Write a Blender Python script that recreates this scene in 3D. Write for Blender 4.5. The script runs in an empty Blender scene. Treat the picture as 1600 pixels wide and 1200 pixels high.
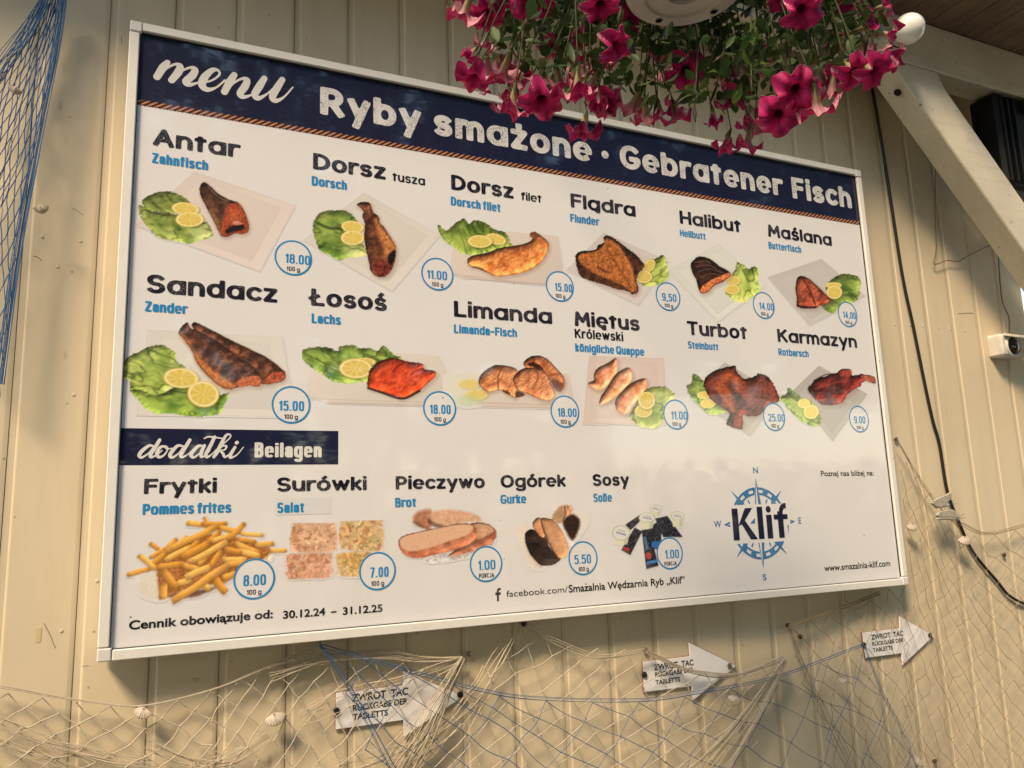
import bpy, math, random
import numpy as np
from mathutils import Matrix, Vector

SC = bpy.context.scene
COL = SC.collection
rng = np.random.RandomState(7)
random.seed(7)

# ------------------------------------------------------------------ camera, world, sun, exposure
FPX, YAW, PITCH, ROLL = 1220.156, 0.42924, 0.16876, -0.03491      # solved from the board's four corners
EYE = np.array([0.09129, -1.74381, 1.59603])
_cy, _sy, _cp, _sp = math.cos(YAW), math.sin(YAW), math.cos(PITCH), math.sin(PITCH)
FW = np.array([_sy*_cp, _cy*_cp, _sp]); _R = np.array([_cy, -_sy, 0.0]); _U = np.cross(_R, FW)
RT = _R*math.cos(ROLL) + _U*math.sin(ROLL)
UP = -_R*math.sin(ROLL) + _U*math.cos(ROLL)
cam_d = bpy.data.cameras.new('camera'); cam = bpy.data.objects.new('camera', cam_d); COL.objects.link(cam)
cam_d.sensor_width = 36.0; cam_d.lens = FPX/1600*36.0; cam_d.clip_start = 0.02; cam_d.clip_end = 500
cam.matrix_world = Matrix(((RT[0], UP[0], -FW[0], EYE[0]), (RT[1], UP[1], -FW[1], EYE[1]), (RT[2], UP[2], -FW[2], EYE[2]), (0, 0, 0, 1)))
SC.camera = cam

SUN_DIR = np.array([0.92, 0.78, -1.32]); SUN_DIR /= np.linalg.norm(SUN_DIR)   # the way the light travels
sun_elev = math.asin(-SUN_DIR[2]); sun_az = math.atan2(-SUN_DIR[0], -SUN_DIR[1])
world = bpy.data.worlds.new('World'); SC.world = world; world.use_nodes = True
wn = world.node_tree.nodes; wl = world.node_tree.links
sky = wn.new('ShaderNodeTexSky'); sky.sky_type = 'NISHITA'; sky.sun_disc = False
sky.sun_elevation = sun_elev; sky.sun_rotation = sun_az; sky.dust_density = 0.4; sky.air_density = 1.7; sky.ozone_density = 0.6
wl.new(sky.outputs['Color'], wn['Background'].inputs['Color']); wn['Background'].inputs['Strength'].default_value = 0.13
sun_d = bpy.data.lights.new('sun', 'SUN'); sun_d.energy = 2.65; sun_d.angle = math.radians(13); sun_d.color = (1.0, 0.775, 0.525)
sun = bpy.data.objects.new('sun', sun_d); COL.objects.link(sun); sun.location = (-3, -4, 6)
sun.rotation_euler = Vector(SUN_DIR).to_track_quat('-Z', 'Y').to_euler()
SC.view_settings.view_transform = 'Standard'; SC.view_settings.look = 'None'
SC.view_settings.exposure = 0.98; SC.view_settings.gamma = 1.0; SC.view_settings.use_curve_mapping = False

# ------------------------------------------------------------------ survey helpers: photo pixel -> point on a plane parallel to the wall
WALL_Y = 0.065          # plank faces; the front of the board's frame stands at Y = 0
def W(x, y, Y=0.0):
    d = FW + RT*((x-800)/FPX) - UP*((y-600)/FPX)
    return EYE + d*((Y-EYE[1])/d[1])
def at(x, y, dist):
    d = FW + RT*((x-800)/FPX) - UP*((y-600)/FPX)
    return EYE + d/np.linalg.norm(d)*dist
def proj(P):
    d = np.asarray(P) - EYE; z = d@FW
    return 800+FPX*(d@RT)/z, 600-FPX*(d@UP)/z

# ------------------------------------------------------------------ materials
def s2l(c):
    c = np.asarray(c, float)/255.0
    return np.where(c <= 0.04045, c/12.92, ((c+0.055)/1.055)**2.4)
class NT:
    def __init__(s, name):
        s.m = bpy.data.materials.new(name); s.m.use_nodes = True
        s.n = s.m.node_tree.nodes; s.l = s.m.node_tree.links
        s.b = s.n['Principled BSDF']
    def node(s, t, **kw):
        n = s.n.new(t)
        for k, v in kw.items():
            if k in n.inputs: n.inputs[k].default_value = v
            else: setattr(n, k, v)
        return n
    def link(s, a, b): s.l.new(a, b)
    def noise(s, scale, detail=4, rough=.55, vec=None, mapscale=None):
        n = s.node('ShaderNodeTexNoise'); n.inputs['Scale'].default_value = scale; n.inputs['Detail'].default_value = detail
        n.inputs['Roughness'].default_value = rough
        if mapscale is not None:
            mp = s.node('ShaderNodeMapping'); mp.inputs['Scale'].default_value = mapscale
            s.link(s.coord(), mp.inputs['Vector']); s.link(mp.outputs['Vector'], n.inputs['Vector'])
        else: s.link(s.coord(), n.inputs['Vector'])
        return n.outputs['Fac']
    def coord(s):
        if not hasattr(s, '_tc'): s._tc = s.node('ShaderNodeTexCoord')
        return s._tc.outputs['Object']
    def ramp(s, fac, stops):
        r = s.node('ShaderNodeValToRGB'); e = r.color_ramp.elements
        while len(e) < len(stops): e.new(0.5)
        for q, (p, c) in zip(e, stops):
            q.position = p; q.color = (c, c, c, 1) if np.isscalar(c) else (*c, 1)
        s.link(fac, r.inputs['Fac']); return r.outputs['Color']
    def mix(s, fac, a, b, mode='MIX'):
        x = s.node('ShaderNodeMix'); x.data_type = 'RGBA'; x.blend_type = mode
        for sock, v in ((0, fac), (6, a), (7, b)):
            if hasattr(v, 'is_linked') or hasattr(v, 'links'): s.link(v, x.inputs[sock])
            elif np.isscalar(v): x.inputs[sock].default_value = v
            else: x.inputs[sock].default_value = (*v, 1)
        return x.outputs[2]
    def color(s, v):
        if hasattr(v, 'links'): s.link(v, s.b.inputs['Base Color'])
        else: s.b.inputs['Base Color'].default_value = (*v, 1)
        return s
    def bump(s, h, strength=.3, dist=.002):
        b = s.node('ShaderNodeBump'); b.inputs['Strength'].default_value = strength; b.inputs['Distance'].default_value = dist
        s.link(h, b.inputs['Height']); s.link(b.outputs['Normal'], s.b.inputs['Normal']); return s
    def set(s, **kw):
        for k, v in kw.items(): s.b.inputs[k.replace('_', ' ')].default_value = v
        return s
def simple(name, col, rough=.5, metal=0., var=.12, scale=60., bump=0.):
    t = NT(name); f = t.noise(scale)
    c = np.asarray(col, float)
    t.color(t.ramp(f, [(.3, tuple(c*(1-var))), (.7, tuple(np.clip(c*(1+var), 0, 1)))])).set(Roughness=rough, Metallic=metal)
    if bump: t.bump(f, bump, .001)
    return t.m

# ------------------------------------------------------------------ mesh helpers
class MB:
    def __init__(s): s.v = []; s.f = []; s.n = 0; s.c = []; s.hasc = False
    def add(s, V, F, col=None):
        V = np.asarray(V, float).reshape(-1, 3)
        s.v.append(V); o = s.n
        s.f.extend([tuple(int(i)+o for i in q) for q in F]); s.n += len(V)
        if col is not None:
            s.hasc = True; col = np.asarray(col, float); col = np.broadcast_to(col, (len(V), 3)) if col.ndim == 1 else col
        else: col = np.ones((len(V), 3))
        s.c.append(col); return s
    def box(s, x0, x1, y0, y1, z0, z1, bev=0.0):
        if bev <= 0:
            V = [(x, y, z) for x in (x0, x1) for y in (y0, y1) for z in (z0, z1)]
            F = [(0, 1, 3, 2), (4, 6, 7, 5), (0, 4, 5, 1), (2, 3, 7, 6), (0, 2, 6, 4), (1, 5, 7, 3)]
            return s.add(V, F)
        return s.prism([(x0+bev, z0), (x1-bev, z0), (x1, z0+bev), (x1, z1-bev), (x1-bev, z1), (x0+bev, z1), (x0, z1-bev), (x0, z0+bev)], y0, y1, bev)
    def prism(s, poly, y0, y1, bev=0.0):
        """outline in the X-Z plane extruded from y0 (front) to y1, front edge bevelled"""
        P = np.asarray(poly, float); n = len(P)
        a = .5*sum(P[i][0]*P[(i+1) % n][1]-P[(i+1) % n][0]*P[i][1] for i in range(n))
        if a < 0: P = P[::-1]
        V = []; F = []
        if bev > 0:
            e = np.roll(P, -1, 0)-P; e /= np.linalg.norm(e, axis=1)[:, None]+1e-12; nrm = np.stack([-e[:, 1], e[:, 0]], 1)
            m = nrm+np.roll(nrm, 1, 0); m /= (np.sum(m*nrm, 1)[:, None]+1e-9)
            Q = P+m*bev
            rings = [(Q, y0), (P, y0+bev), (P, y1)]
        else: rings = [(P, y0), (P, y1)]
        for q, y in rings: V += [(x, y, z) for x, z in q]
        for r in range(len(rings)-1):
            for i in range(n):
                j = (i+1) % n; F.append((r*n+i, r*n+n+i, r*n+n+j, r*n+j))
        F.append(tuple(range(n))); F.append(tuple((len(rings)-1)*n+i for i in range(n))[::-1])
        return s.add(V, F)
    def tube(s, pts, r, sides=6, col=None, cap=True):
        P = np.asarray(pts, float)
        if len(P) < 2: return s
        r = np.broadcast_to(np.asarray(r, float), (len(P),))
        T = np.gradient(P, axis=0); T /= np.linalg.norm(T, axis=1)[:, None]+1e-12
        u = np.cross(T[0], (0, 0, 1.0)); 
        if np.linalg.norm(u) < 1e-3: u = np.cross(T[0], (1.0, 0, 0))
        u /= np.linalg.norm(u); V = []
        ang = np.arange(sides)*2*math.pi/sides
        for i in range(len(P)):
            u = u-T[i]*(u@T[i]); u /= np.linalg.norm(u)+1e-12; w = np.cross(T[i], u)
            V.append(P[i]+r[i]*(np.cos(ang)[:, None]*u+np.sin(ang)[:, None]*w))
        V = np.concatenate(V); F = []
        for i in range(len(P)-1):
            for k in range(sides):
                a = i*sides+k; b = i*sides+(k+1) % sides; F.append((a, b, b+sides, a+sides))
        if cap: F.append(tuple(range(sides))[::-1]); F.append(tuple((len(P)-1)*sides+k for k in range(sides)))
        return s.add(V, F, col)
    def lathe(s, prof, M, n=24, col=None):
        """profile [(r, h)] turned about local +Z, placed by 4x4 M"""
        V = []; F = []
        for r, h in prof:
            for k in range(n):
                a = 2*math.pi*k/n; V.append((r*math.cos(a), r*math.sin(a), h, 1))
        for i in range(len(prof)-1):
            for k in range(n):
                a = i*n+k; b = i*n+(k+1) % n; F.append((a, b, b+n, a+n))
        F.append(tuple(range(n))[::-1]); F.append(tuple((len(prof)-1)*n+k for k in range(n)))
        V = (np.asarray(V)@np.asarray(M, float).T)[:, :3]
        return s.add(V, F, col)
    def build(s, name, mat, parent=None, smooth=False, loc=None):
        me = bpy.data.meshes.new(name)
        V = np.concatenate(s.v) if s.v else np.zeros((0, 3))
        o = bpy.data.objects.new(name, me); COL.objects.link(o)
        org = np.zeros(3)
        if parent is not None: org = np.array(parent.get('_org', (0, 0, 0)), float)
        elif loc is not None: org = np.asarray(loc, float); o.location = org
        me.from_pydata((V-org).tolist(), [], s.f); me.update()
        if s.hasc:
            at_ = me.color_attributes.new('paint', 'FLOAT_COLOR', 'POINT'); C = np.concatenate(s.c)
            at_.data.foreach_set('color', np.concatenate([C, np.ones((len(C), 1))], 1).astype(np.float32).ravel())
        if mat is not None: me.materials.append(mat)
        if smooth is True: me.polygons.foreach_set('use_smooth', np.ones(len(me.polygons), bool))
        elif smooth:
            me.polygons.foreach_set('use_smooth', np.ones(len(me.polygons), bool))
            try: me.set_sharp_from_angle(angle=math.radians(smooth))
            except Exception: pass
        if parent is not None: o.parent = parent; o['_org'] = tuple(org)
        else: o['_org'] = tuple(org)
        return o
def frame_to(axis, origin, spin=0.):
    """4x4 whose +Z runs along axis"""
    z = np.asarray(axis, float); z = z/np.linalg.norm(z)
    x = np.cross((0, 0, 1.0), z)
    if np.linalg.norm(x) < 1e-3: x = np.array((1.0, 0, 0))
    x /= np.linalg.norm(x); y = np.cross(z, x)
    x2 = x*math.cos(spin)+y*math.sin(spin); y2 = -x*math.sin(spin)+y*math.cos(spin)
    M = np.eye(4); M[:3, 0] = x2; M[:3, 1] = y2; M[:3, 2] = z; M[:3, 3] = origin; return M
def spline(pts, n=8, closed=False):
    P = np.asarray(pts, float); m = len(P)
    if m < 3 and not closed:
        t = np.linspace(0, 1, n+1)[:, None]; return P[0]*(1-t)+P[-1]*t
    out = []
    rng_ = range(m) if closed else range(m-1)
    for i in rng_:
        p1 = P[i]; p2 = P[(i+1) % m]
        p0 = P[(i-1) % m] if (closed or i > 0) else 2*p1-p2
        p3 = P[(i+2) % m] if (closed or i < m-2) else 2*p2-p1
        t = np.linspace(0, 1, n, endpoint=False)[:, None]
        out.append(.5*((2*p1)+(-p0+p2)*t+(2*p0-5*p1+4*p2-p3)*t*t+(-p0+3*p1-3*p2+p3)*t**3))
    out = np.concatenate(out)
    return out if closed else np.concatenate([out, P[-1:]])
def thing(name, label, cat, loc=(0, 0, 0), group=None):
    o = bpy.data.objects.new(name, None); COL.objects.link(o); o.location = loc; o.empty_display_size = .05
    o['_org'] = tuple(float(q) for q in loc)
    return tag(o, label, cat, group)
def tag(o, label=None, cat=None, group=None, kind=None):
    if label: o['label'] = label
    if cat: o['category'] = cat
    if group: o['group'] = group
    if kind: o['kind'] = kind
    return o
# value noise on numpy arrays
def vnoise(x, y, seed=0):
    xi = np.floor(x).astype(np.int64); yi = np.floor(y).astype(np.int64); xf = x-xi; yf = y-yi
    def h(a, b):
        q = (a*374761393+b*668265263+seed*974711) & 0x7fffffff
        q = ((q ^ (q >> 13))*1274126177) & 0x7fffffff
        return ((q ^ (q >> 16)) & 0xffff)/65535.0
    u = xf*xf*(3-2*xf); v = yf*yf*(3-2*yf)
    return (h(xi, yi)*(1-u)+h(xi+1, yi)*u)*(1-v)+(h(xi, yi+1)*(1-u)+h(xi+1, yi+1)*u)*v
def fbm(x, y, seed=0, o=4):
    s = 0; a = .5
    for k in range(o): s = s+a*vnoise(x*2**k, y*2**k, seed+k*17); a *= .5
    return s/(1-.5**o)
def ss(a, b, x): 
    t = np.clip((x-a)/(b-a), 0, 1); return t*t*(3-2*t)
# ------------------------------------------------------------------ setting: wall, porch roof, terrace
t = NT('cream wall paint')
n1 = t.noise(2.2, 5); n2 = t.noise(9, 6, .6, mapscale=(1.0, 1.0, .12)); n3 = t.noise(130, 3)
c = t.ramp(n1, [(.25, (.625, .520, .345)), (.75, (.715, .602, .412))])
c = t.mix(t.ramp(n2, [(.46, 0.), (.72, .40)]), c, (.50, .415, .27), 'MIX')
vo = t.node('ShaderNodeTexVoronoi'); vo.inputs['Scale'].default_value = 9; vo.feature = 'DISTANCE_TO_EDGE'
spk = t.node('ShaderNodeTexVoronoi'); spk.inputs['Scale'].default_value = 15; t.link(t.coord(), spk.inputs['Vector'])
c = t.mix(t.ramp(spk.outputs['Distance'], [(.025, .6), (.05, 0.)]), c, (.16, .12, .07))
spk2 = t.node('ShaderNodeTexVoronoi'); spk2.inputs['Scale'].default_value = 5.5
mpp = t.node('ShaderNodeMapping'); mpp.inputs['Scale'].default_value = (1.6, 1, .55); mpp.inputs['Rotation'].default_value = (0, .5, 0)
t.link(t.coord(), mpp.inputs['Vector']); t.link(mpp.outputs['Vector'], spk2.inputs['Vector'])
c = t.mix(t.ramp(spk2.outputs['Distance'], [(.03, .5), (.05, 0.)]), c, (.30, .24, .15))
ga = t.node('ShaderNodeAttribute'); ga.attribute_name = 'paint'
grime = t.mix(1.0, ga.outputs['Color'], t.ramp(n2, [(.35, .12), (.65, .8)]), 'MULTIPLY')
c = t.mix(grime, c, (.27, .21, .12))
t.color(c).set(Roughness=.52); t.bump(t.mix(.35, n3, n2), .25, .0015); M_WALL = t.m

# tongue-and-groove boards: chamfer, slit, narrow bead strip, rise - one upright profile swept over the height
wall = MB(); x_end = W(1593, 440, WALL_Y)[0]; prof = []; g0 = .0915; pitch = .1345
prof.append((-2.2, 0, 0.))
k = -16
while g0+k*pitch < x_end-.03:
    xj = g0+k*pitch+random.uniform(-.0015, .0015); dj = random.uniform(-.0006, .0006)
    prof += [(xj-.040, dj, 0.), (xj-.009, dj, .1), (xj-.003, .0012+dj, .30), (xj-.0007, .0018, .8), (xj-.0005, .006, 1.), (xj+.0005, .006, 1.), (xj+.0007, .0030, .5),
             (xj+.010, .0028, .05), (xj+.0125, .0028, .2), (xj+.0150, .0007, 0.), (xj+.0175, dj, 0.), (xj+.045, dj, 0.)]
    k += 1
prof.append((x_end, 0, 0.)); prof.append((x_end, .12, 0.)); 
zs = [.0, .6, 1.2, 1.8, 2.4, 3.0, 3.6]
V = [(x, WALL_Y+y, z) for z in zs for x, y, _ in prof]; n = len(prof)
C = [(w_, w_, w_) for z in zs for *_, w_ in prof]
F = [(r*n+i, r*n+i+1, (r+1)*n+i+1, (r+1)*n+i) for r in range(len(zs)-1) for i in range(n-1)]
wall.add(V, F, np.array(C))
w = wall.build('plank_wall', M_WALL); tag(w, 'cream painted wall of upright tongue and groove boards behind the menu board', 'wall')

# wear on the boards: nail heads, hairline cracks, old tape
M_NAILP = simple('painted nail head', (.60, .51, .35), .5, 0, .08, 60); M_CRACK = simple('crack in the paint', (.13, .095, .055), .9); M_TAPE = simple('old tape mark', (.66, .52, .27), .6, 0, .15, 60)
def nail(px, py):
    c = W(px, py, WALL_Y); mb = MB(); mb.lathe([(.0036, -.001), (.0036, .0004), (.0026, .0014), (.0006, .0010)], frame_to((0, -1, 0), c), 12); mb.build('nail_head', M_NAILP, w, True)
for a in ((1399, 507), (1422, 508.5), (1442, 510), (1467, 513), (1485, 514.5), (1508, 517), (66, 370), (126, 377), (90, 417), (182, 560), (185, 742), (115, 617), (152, 908), (1040, 1190), (640, 20), (742, 30), (96, 986), (655, 78), (478, 62)): nail(*a)
def crack(px, r=.0006):
    mb = MB(); P = np.array([W(a, b, WALL_Y-.0001) for a, b in px]); mb.tube(spline(P, 4), [r*.5]+[r]*(len(spline(P, 4))-2)+[r*.3], 4); mb.build('paint_crack', M_CRACK, w)
for c_ in ([(68, 973), (74, 984), (80, 996), (84, 1007), (88, 1014)], [(112, 325), (122, 330), (132, 338)], [(1497, 490), (1513, 489), (1522, 490)], [(1330, 245), (1322, 226), (1316, 214)], [(52, 400), (60, 402), (66, 408)], [(1010, 150), (1013, 160)], [(190, 55), (190, 70)], [(128, 1041), (140, 1040)], [(1512, 1112), (1516, 1124)], [(292, 1064), (302, 1060), (312, 1060)]): crack(c_)
for q_ in ([(57, 983), (65, 981), (63, 1003), (55, 1004)], [(52, 1175), (74, 1172), (80, 1184), (54, 1188)], [(290, 1062), (312, 1060), (311, 1066), (291, 1067)]):
    mb = MB(); mb.add([W(a, b, WALL_Y-.0008) for a, b in q_], [(0, 1, 2, 3)]); mb.build('tape_mark', M_TAPE, w)
t = NT('old ceiling wood'); g = t.noise(6, 6, .6, mapscale=(9., 1., 9.)); g2 = t.noise(2.5, 3)
c = t.ramp(g, [(.3, (.17, .10, .055)), (.7, (.32, .20, .115))]); c = t.mix(t.ramp(g2, [(.4, 0.), (.7, .5)]), c, (.06, .035, .02))
t.color(c).set(Roughness=.7); t.bump(g, .3, .002); M_CEIL = t.m
CEIL_Z = 3.212
ce = MB(); x = -2.4
while x < 4.2:
    wd = .118; ce.box(x+.003, x+wd-.003, -.40 if x > 2.3 else -.318, 1.2, CEIL_Z+random.uniform(0, .002), CEIL_Z+.022, 0); x += wd
ceil_o = ce.build('porch_ceiling', M_CEIL); tag(ceil_o, 'brown bare wood ceiling boards above the white beam', 'ceiling')

t = NT('weathered white paint'); n1 = t.noise(5, 5); n2 = t.noise(40, 4, .6, mapscale=(1, 1, 1)); spk = t.node('ShaderNodeTexVoronoi'); spk.inputs['Scale'].default_value = 22
t.link(t.coord(), spk.inputs['Vector'])
c = t.ramp(n1, [(.3, (.57, .505, .375)), (.7, (.71, .635, .48))]); c = t.mix(t.ramp(n2, [(.55, 0.), (.75, .3)]), c, (.36, .32, .24))
c = t.mix(t.ramp(spk.outputs['Distance'], [(.05, .8), (.08, 0.)]), c, (.10, .08, .05))
gr_ = t.noise(3, 6, .7, mapscale=(1.2, 14, 14)); c = t.mix(t.ramp(gr_, [(.5, 0.), (.72, .35)]), c, (.42, .375, .28))
dg = t.node('ShaderNodeTexVoronoi'); dg.inputs['Scale'].default_value = 9; t.link(t.coord(), dg.inputs['Vector']); c = t.mix(t.ramp(dg.outputs['Distance'], [(.03, .8), (.05, 0.)]), c, (.16, .12, .08))
t.color(c).set(Roughness=.45); t.bump(t.mix(.5, n2, gr_), .3, .0015); M_TIMBER = t.m

def hexa(P8): 
    F = [(0, 1, 2, 3), (7, 6, 5, 4), (0, 4, 5, 1), (1, 5, 6, 2), (2, 6, 7, 3), (3, 7, 4, 0)]
    return P8, F
# beam: runs along the wall under the ceiling
BY = -.14
bm_ = MB(); zt, zb = CEIL_Z-.003, 3.033
bm_.box(1.25, 4.3, BY, BY+.088, zb, zt)
o = bm_.build('roof_beam', M_TIMBER); bv = o.modifiers.new('b', 'BEVEL'); bv.width = .006; bv.segments = 2
tag(o, 'horizontal white painted timber beam under the ceiling boards', 'beam')

br = MB(); q = lambda x, y: W(x, y, BY)[[0, 2]]
A_, L2, B_, K_, R2_ = q(1388, 97), q(1532, 300), q(1465, 112), q(1477, 138), q(1587, 295)
dl = L2-q(1395, 110); dr = R2_-q(1500, 170)
br.prism([(A_[0], 3.0325), (B_[0], 3.0325), K_, R2_+dr*3.0, L2+dl*1.6], BY+.001, BY+.087, .004)
o = br.build('diagonal_brace', M_TIMBER); tag(o, 'diagonal white timber brace running down from the beam to the right', 'brace')
hm = MB(); hp = W(1397, 151, BY+.03)
E_ = dl/np.linalg.norm(dl); nrm = np.array([-abs(E_[1]), 0, -abs(E_[0])]); nrm /= np.linalg.norm(nrm)
base = np.array([q(1395, 110)[0], 0, q(1395, 110)[1]])
hp = hp-nrm*((hp-base)@nrm)
hm.lathe([(.0125, 0.0), (.0125, .0015), (.006, .0015)], frame_to(nrm, hp-nrm*.0005), 20)
ho = hm.build('bolt_hole', simple('dark hole', (.012, .008, .006), .9), o)

t = NT('terrace paving'); br_ = t.node('ShaderNodeTexBrick'); br_.inputs['Scale'].default_value = 2.5
br_.inputs['Color1'].default_value = (.42, .36, .27, 1); br_.inputs['Color2'].default_value = (.36, .31, .23, 1); br_.inputs['Mortar'].default_value = (.22, .19, .15, 1); br_.inputs['Mortar Size'].default_value = .012
t.link(t.coord(), br_.inputs['Vector']); t.link(br_.outputs['Color'], t.b.inputs['Base Color']); t.set(Roughness=.85); M_GROUND = t.m
g = MB(); g.add([(-60, -80, 0), (60, -80, 0), (60, 60, 0), (-60, 60, 0)], [(0, 1, 2, 3)])
o = g.build('ground', M_GROUND); tag(o, kind='structure')

# terrace awning added out of view to block sky light: its near edge leaves a gap to the porch roof through which the light falls on the wall
aw = MB(); ay0, ay1, az = -1.95, -5.4, 3.30
for i in range(14):
    x0 = -4.5+i*1.0; aw.box(x0, x0+.992, ay1, ay0, az, az+.02)
for x0 in (-4.5, 2.2, 8.9): aw.box(x0, x0+.06, ay1, ay0, az+.021, az+.10)
o = aw.build('awning_blocker', simple('beige awning cloth', (.22, .17, .11), .9, 0, .06, 3)); tag(o, 'wide beige awning added out of view to block sky light', 'awning_blocker')
# ------------------------------------------------------------------ lettering: stroke skeletons grown into outlines (marching squares on a distance field)
def arc(cx, cy, rx, ry, a0, a1, p=2.0, n=None):
    n = n or max(5, int(abs(a1-a0)/11)); a = np.radians(np.linspace(a0, a1, n)); c, s = np.cos(a), np.sin(a)
    return [(cx+rx*np.sign(u)*abs(u)**(2/p), cy+ry*np.sign(v)*abs(v)**(2/p)) for u, v in zip(c, s)]
def glyphs(p, cond):
    """skeletons; y 0..1 baseline..x-height, 1..2 x-height..ascender, below 0 descender; capitals use 0..2 evenly"""
    A = lambda *a: arc(*a, p=p)
    G = {}; d0, d1 = (1.86, 1.92) if cond else (2.16, 2.2); a0_, a1_ = (1.75, 2.1) if cond else (1.95, 2.42)
    o = lambda cx, r=.44: A(cx, .5, r, .5, 0, 360)
    G['o'] = (.88, [o(.44)]); G['l'] = (0., [[(0, 0), (0, 2)]])
    G['i'] = (0., [[(0, 0), (0, 1)], [(0, d0), (0, d1)]])
    G['j'] = (.2, [[(.2, 1), (.2, -.5)]+A(0, -.5, .2, .4, 0, -90), [(.2, d0), (.2, d1)]])
    G['n'] = (.78, [[(0, 0), (0, 1)], [(0, .42)]+A(.39, .52, .39, .48, 180, 0)+[(.78, 0)]])
    G['h'] = (.78, [[(0, 0), (0, 2)], [(0, .42)]+A(.39, .52, .39, .48, 180, 0)+[(.78, 0)]])
    G['m'] = (1.3, [[(0, 0), (0, 1)], [(0, .45)]+A(.325, .57, .325, .43, 180, 0)+[(.65, 0)], [(.65, .45)]+A(.975, .57, .325, .43, 180, 0)+[(1.3, 0)]])
    G['u'] = (.78, [[(0, 1)]+A(.39, .48, .39, .48, 180, 360)+[(.78, .5)], [(.78, 1), (.78, 0)]])
    G['r'] = (.45, [[(0, 0), (0, 1)], [(0, .35)]+A(.42, .48, .42, .52, 180, 75)])
    if cond:
        G['a'] = (.72, [[(.72, 0), (.72, .62)]+A(.36, .66, .36, .34, 0, 165), [(.72, .58)]+A(.34, .29, .34, .29, 90, 270)+[(.72, .2)]])
    else: G['a'] = (.9, [o(.44), [(.9, 1), (.9, 0)]])
    G['ą'] = (.9 if not cond else .72, G['a'][1]+[[(.86, -.02), (.70, -.22), (.70, -.36), (.86, -.44)]])
    G['b'] = (.88, [o(.44), [(0, 0), (0, 2)]]); G['d'] = (.88, [o(.44), [(.88, 0), (.88, 2)]])
    G['p'] = (.88, [o(.44), [(0, 1), (0, -.95)]]); G['q'] = (.88, [o(.44), [(.88, 1), (.88, -.95)]])
    G['g'] = (.88, [o(.44), [(.88, 1), (.88, -.35)]+A(.46, -.35, .42, .55, 0, -150)])
    G['c'] = (.74, [A(.44, .5, .44, .5, 48, 312)])
    G['e'] = (.86, [[(.03, .5), (.86, .5), 'thin'], A(.44, .5, .44, .5, 0, 302)])
    G['ę'] = (.86, G['e'][1]+[[(.62, .02), (.5, -.2), (.52, -.36), (.68, -.44)]])
    G['s'] = (.68, [A(.34, .745, .32, .255, 35, 270)+A(.34, .245, .34, .265, 90, -145)[1:]])
    G['ś'] = (.68, G['s'][1]+[[(.30, a0_), (.44, a1_)]])
    G['t'] = (.46, [[(.2, 1.6), (.2, 0)] if not cond else [(.2, 1.5), (.2, .25)]+A(.42, .22, .22, .22, 180, 265), [(-.02, 1), (.46, 1)]])
    G['f'] = (.44, [[(.16, 0), (.16, 1.5)]+A(.44, 1.5, .28, .5, 180, 95), [(-.04, 1), (.42, 1)]])
    G['z'] = (.66, [[(0, 1), (.66, 1), (0, 0), (.66, 0)]])
    G['ż'] = (.66, G['z'][1]+[[(.33, d0), (.33, d1)]])
    G['y'] = (.84, [[(0, 1), (.43, .02)], [(.84, 1), (.27, -.92)]])
    G['w'] = (1.24, [[(0, 1), (.32, 0), (.62, .96), (.92, 0), (1.24, 1)]])
    G['k'] = (.66, [[(0, 0), (0, 2)], [(.64, 1), (.06, .42)], [(.24, .58), (.66, 0)]])
    G['ó'] = (.88, [o(.44), [(.42, a0_), (.58, a1_)]]); G['ö'] = (.88, [o(.44), [(.14, d0), (.14, d1)], [(.74, d0), (.74, d1)]])
    G['ß'] = (.82, [[(0, 0), (0, 1.5)]+A(.36, 1.5, .36, .5, 180, 0)+A(.36, 1.45, .36, .4, 0, -80)+A(.38, .55, .42, .55, 80, -95)])
    # capitals and figures, y 0..2
    U = {}
    U['A'] = (1.02, [[(0, 0), (.51, 2), (1.02, 0)], [(.2, .62), (.82, .62)]])
    U['B'] = (.86, [[(0, 0), (0, 2)], [(0, 2)]+A(.42, 1.52, .4, .48, 90, -90)+[(0, 1.04)], [(.3, 1.04)]+A(.44, .52, .42, .52, 90, -90)+[(0, 0)]])
    U['D'] = (1.0, [[(0, 0), (0, 2)], [(0, 2), (.2, 2)]+A(.2, 1, .8, 1, 90, -90)+[(0, 0)]])
    U['F'] = (.74, [[(0, 0), (0, 2)], [(0, 2), (.74, 2)], [(0, 1.05), (.66, 1.05)]])
    U['E'] = (.74, [[(0, 0), (0, 2)], [(0, 2), (.74, 2)], [(0, 1.05), (.66, 1.05)], [(0, 0), (.74, 0)]])
    U['G'] = (1.08, [A(.58, 1, .58, 1, 48, 350)[:-1]+[(1.1, .85), (.66, .85)]])
    U['C'] = (.9, [A(.5, 1, .5, 1, 50, 310)])
    U['H'] = (.94, [[(0, 0), (0, 2)], [(.94, 0), (.94, 2)], [(0, 1), (.94, 1)]])
    U['J'] = (.6, [[(.6, 2), (.6, .45)]+A(.3, .45, .3, .45, 0, -165)])
    U['K'] = (.9, [[(0, 0), (0, 2)], [(.86, 2), (.06, .9)], [(.3, 1.2), (.9, 0)]])
    U['L'] = (.7, [[(0, 0), (0, 2)], [(0, 0), (.7, 0)]])
    U['Ł'] = (.7, [[(0, 0), (0, 2)], [(0, 0), (.7, 0)], [(-.24, .8), (.34, 1.18)]])
    U['M'] = (1.2, [[(0, 0), (.1, 2), (.6, .6), (1.1, 2), (1.2, 0)]])
    U['O'] = (1.14, [A(.57, 1, .57, 1, 0, 360)]); U['Q'] = (1.14, [A(.57, 1, .57, 1, 0, 360), [(.7, .45), (1.1, -.12)]])
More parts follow.
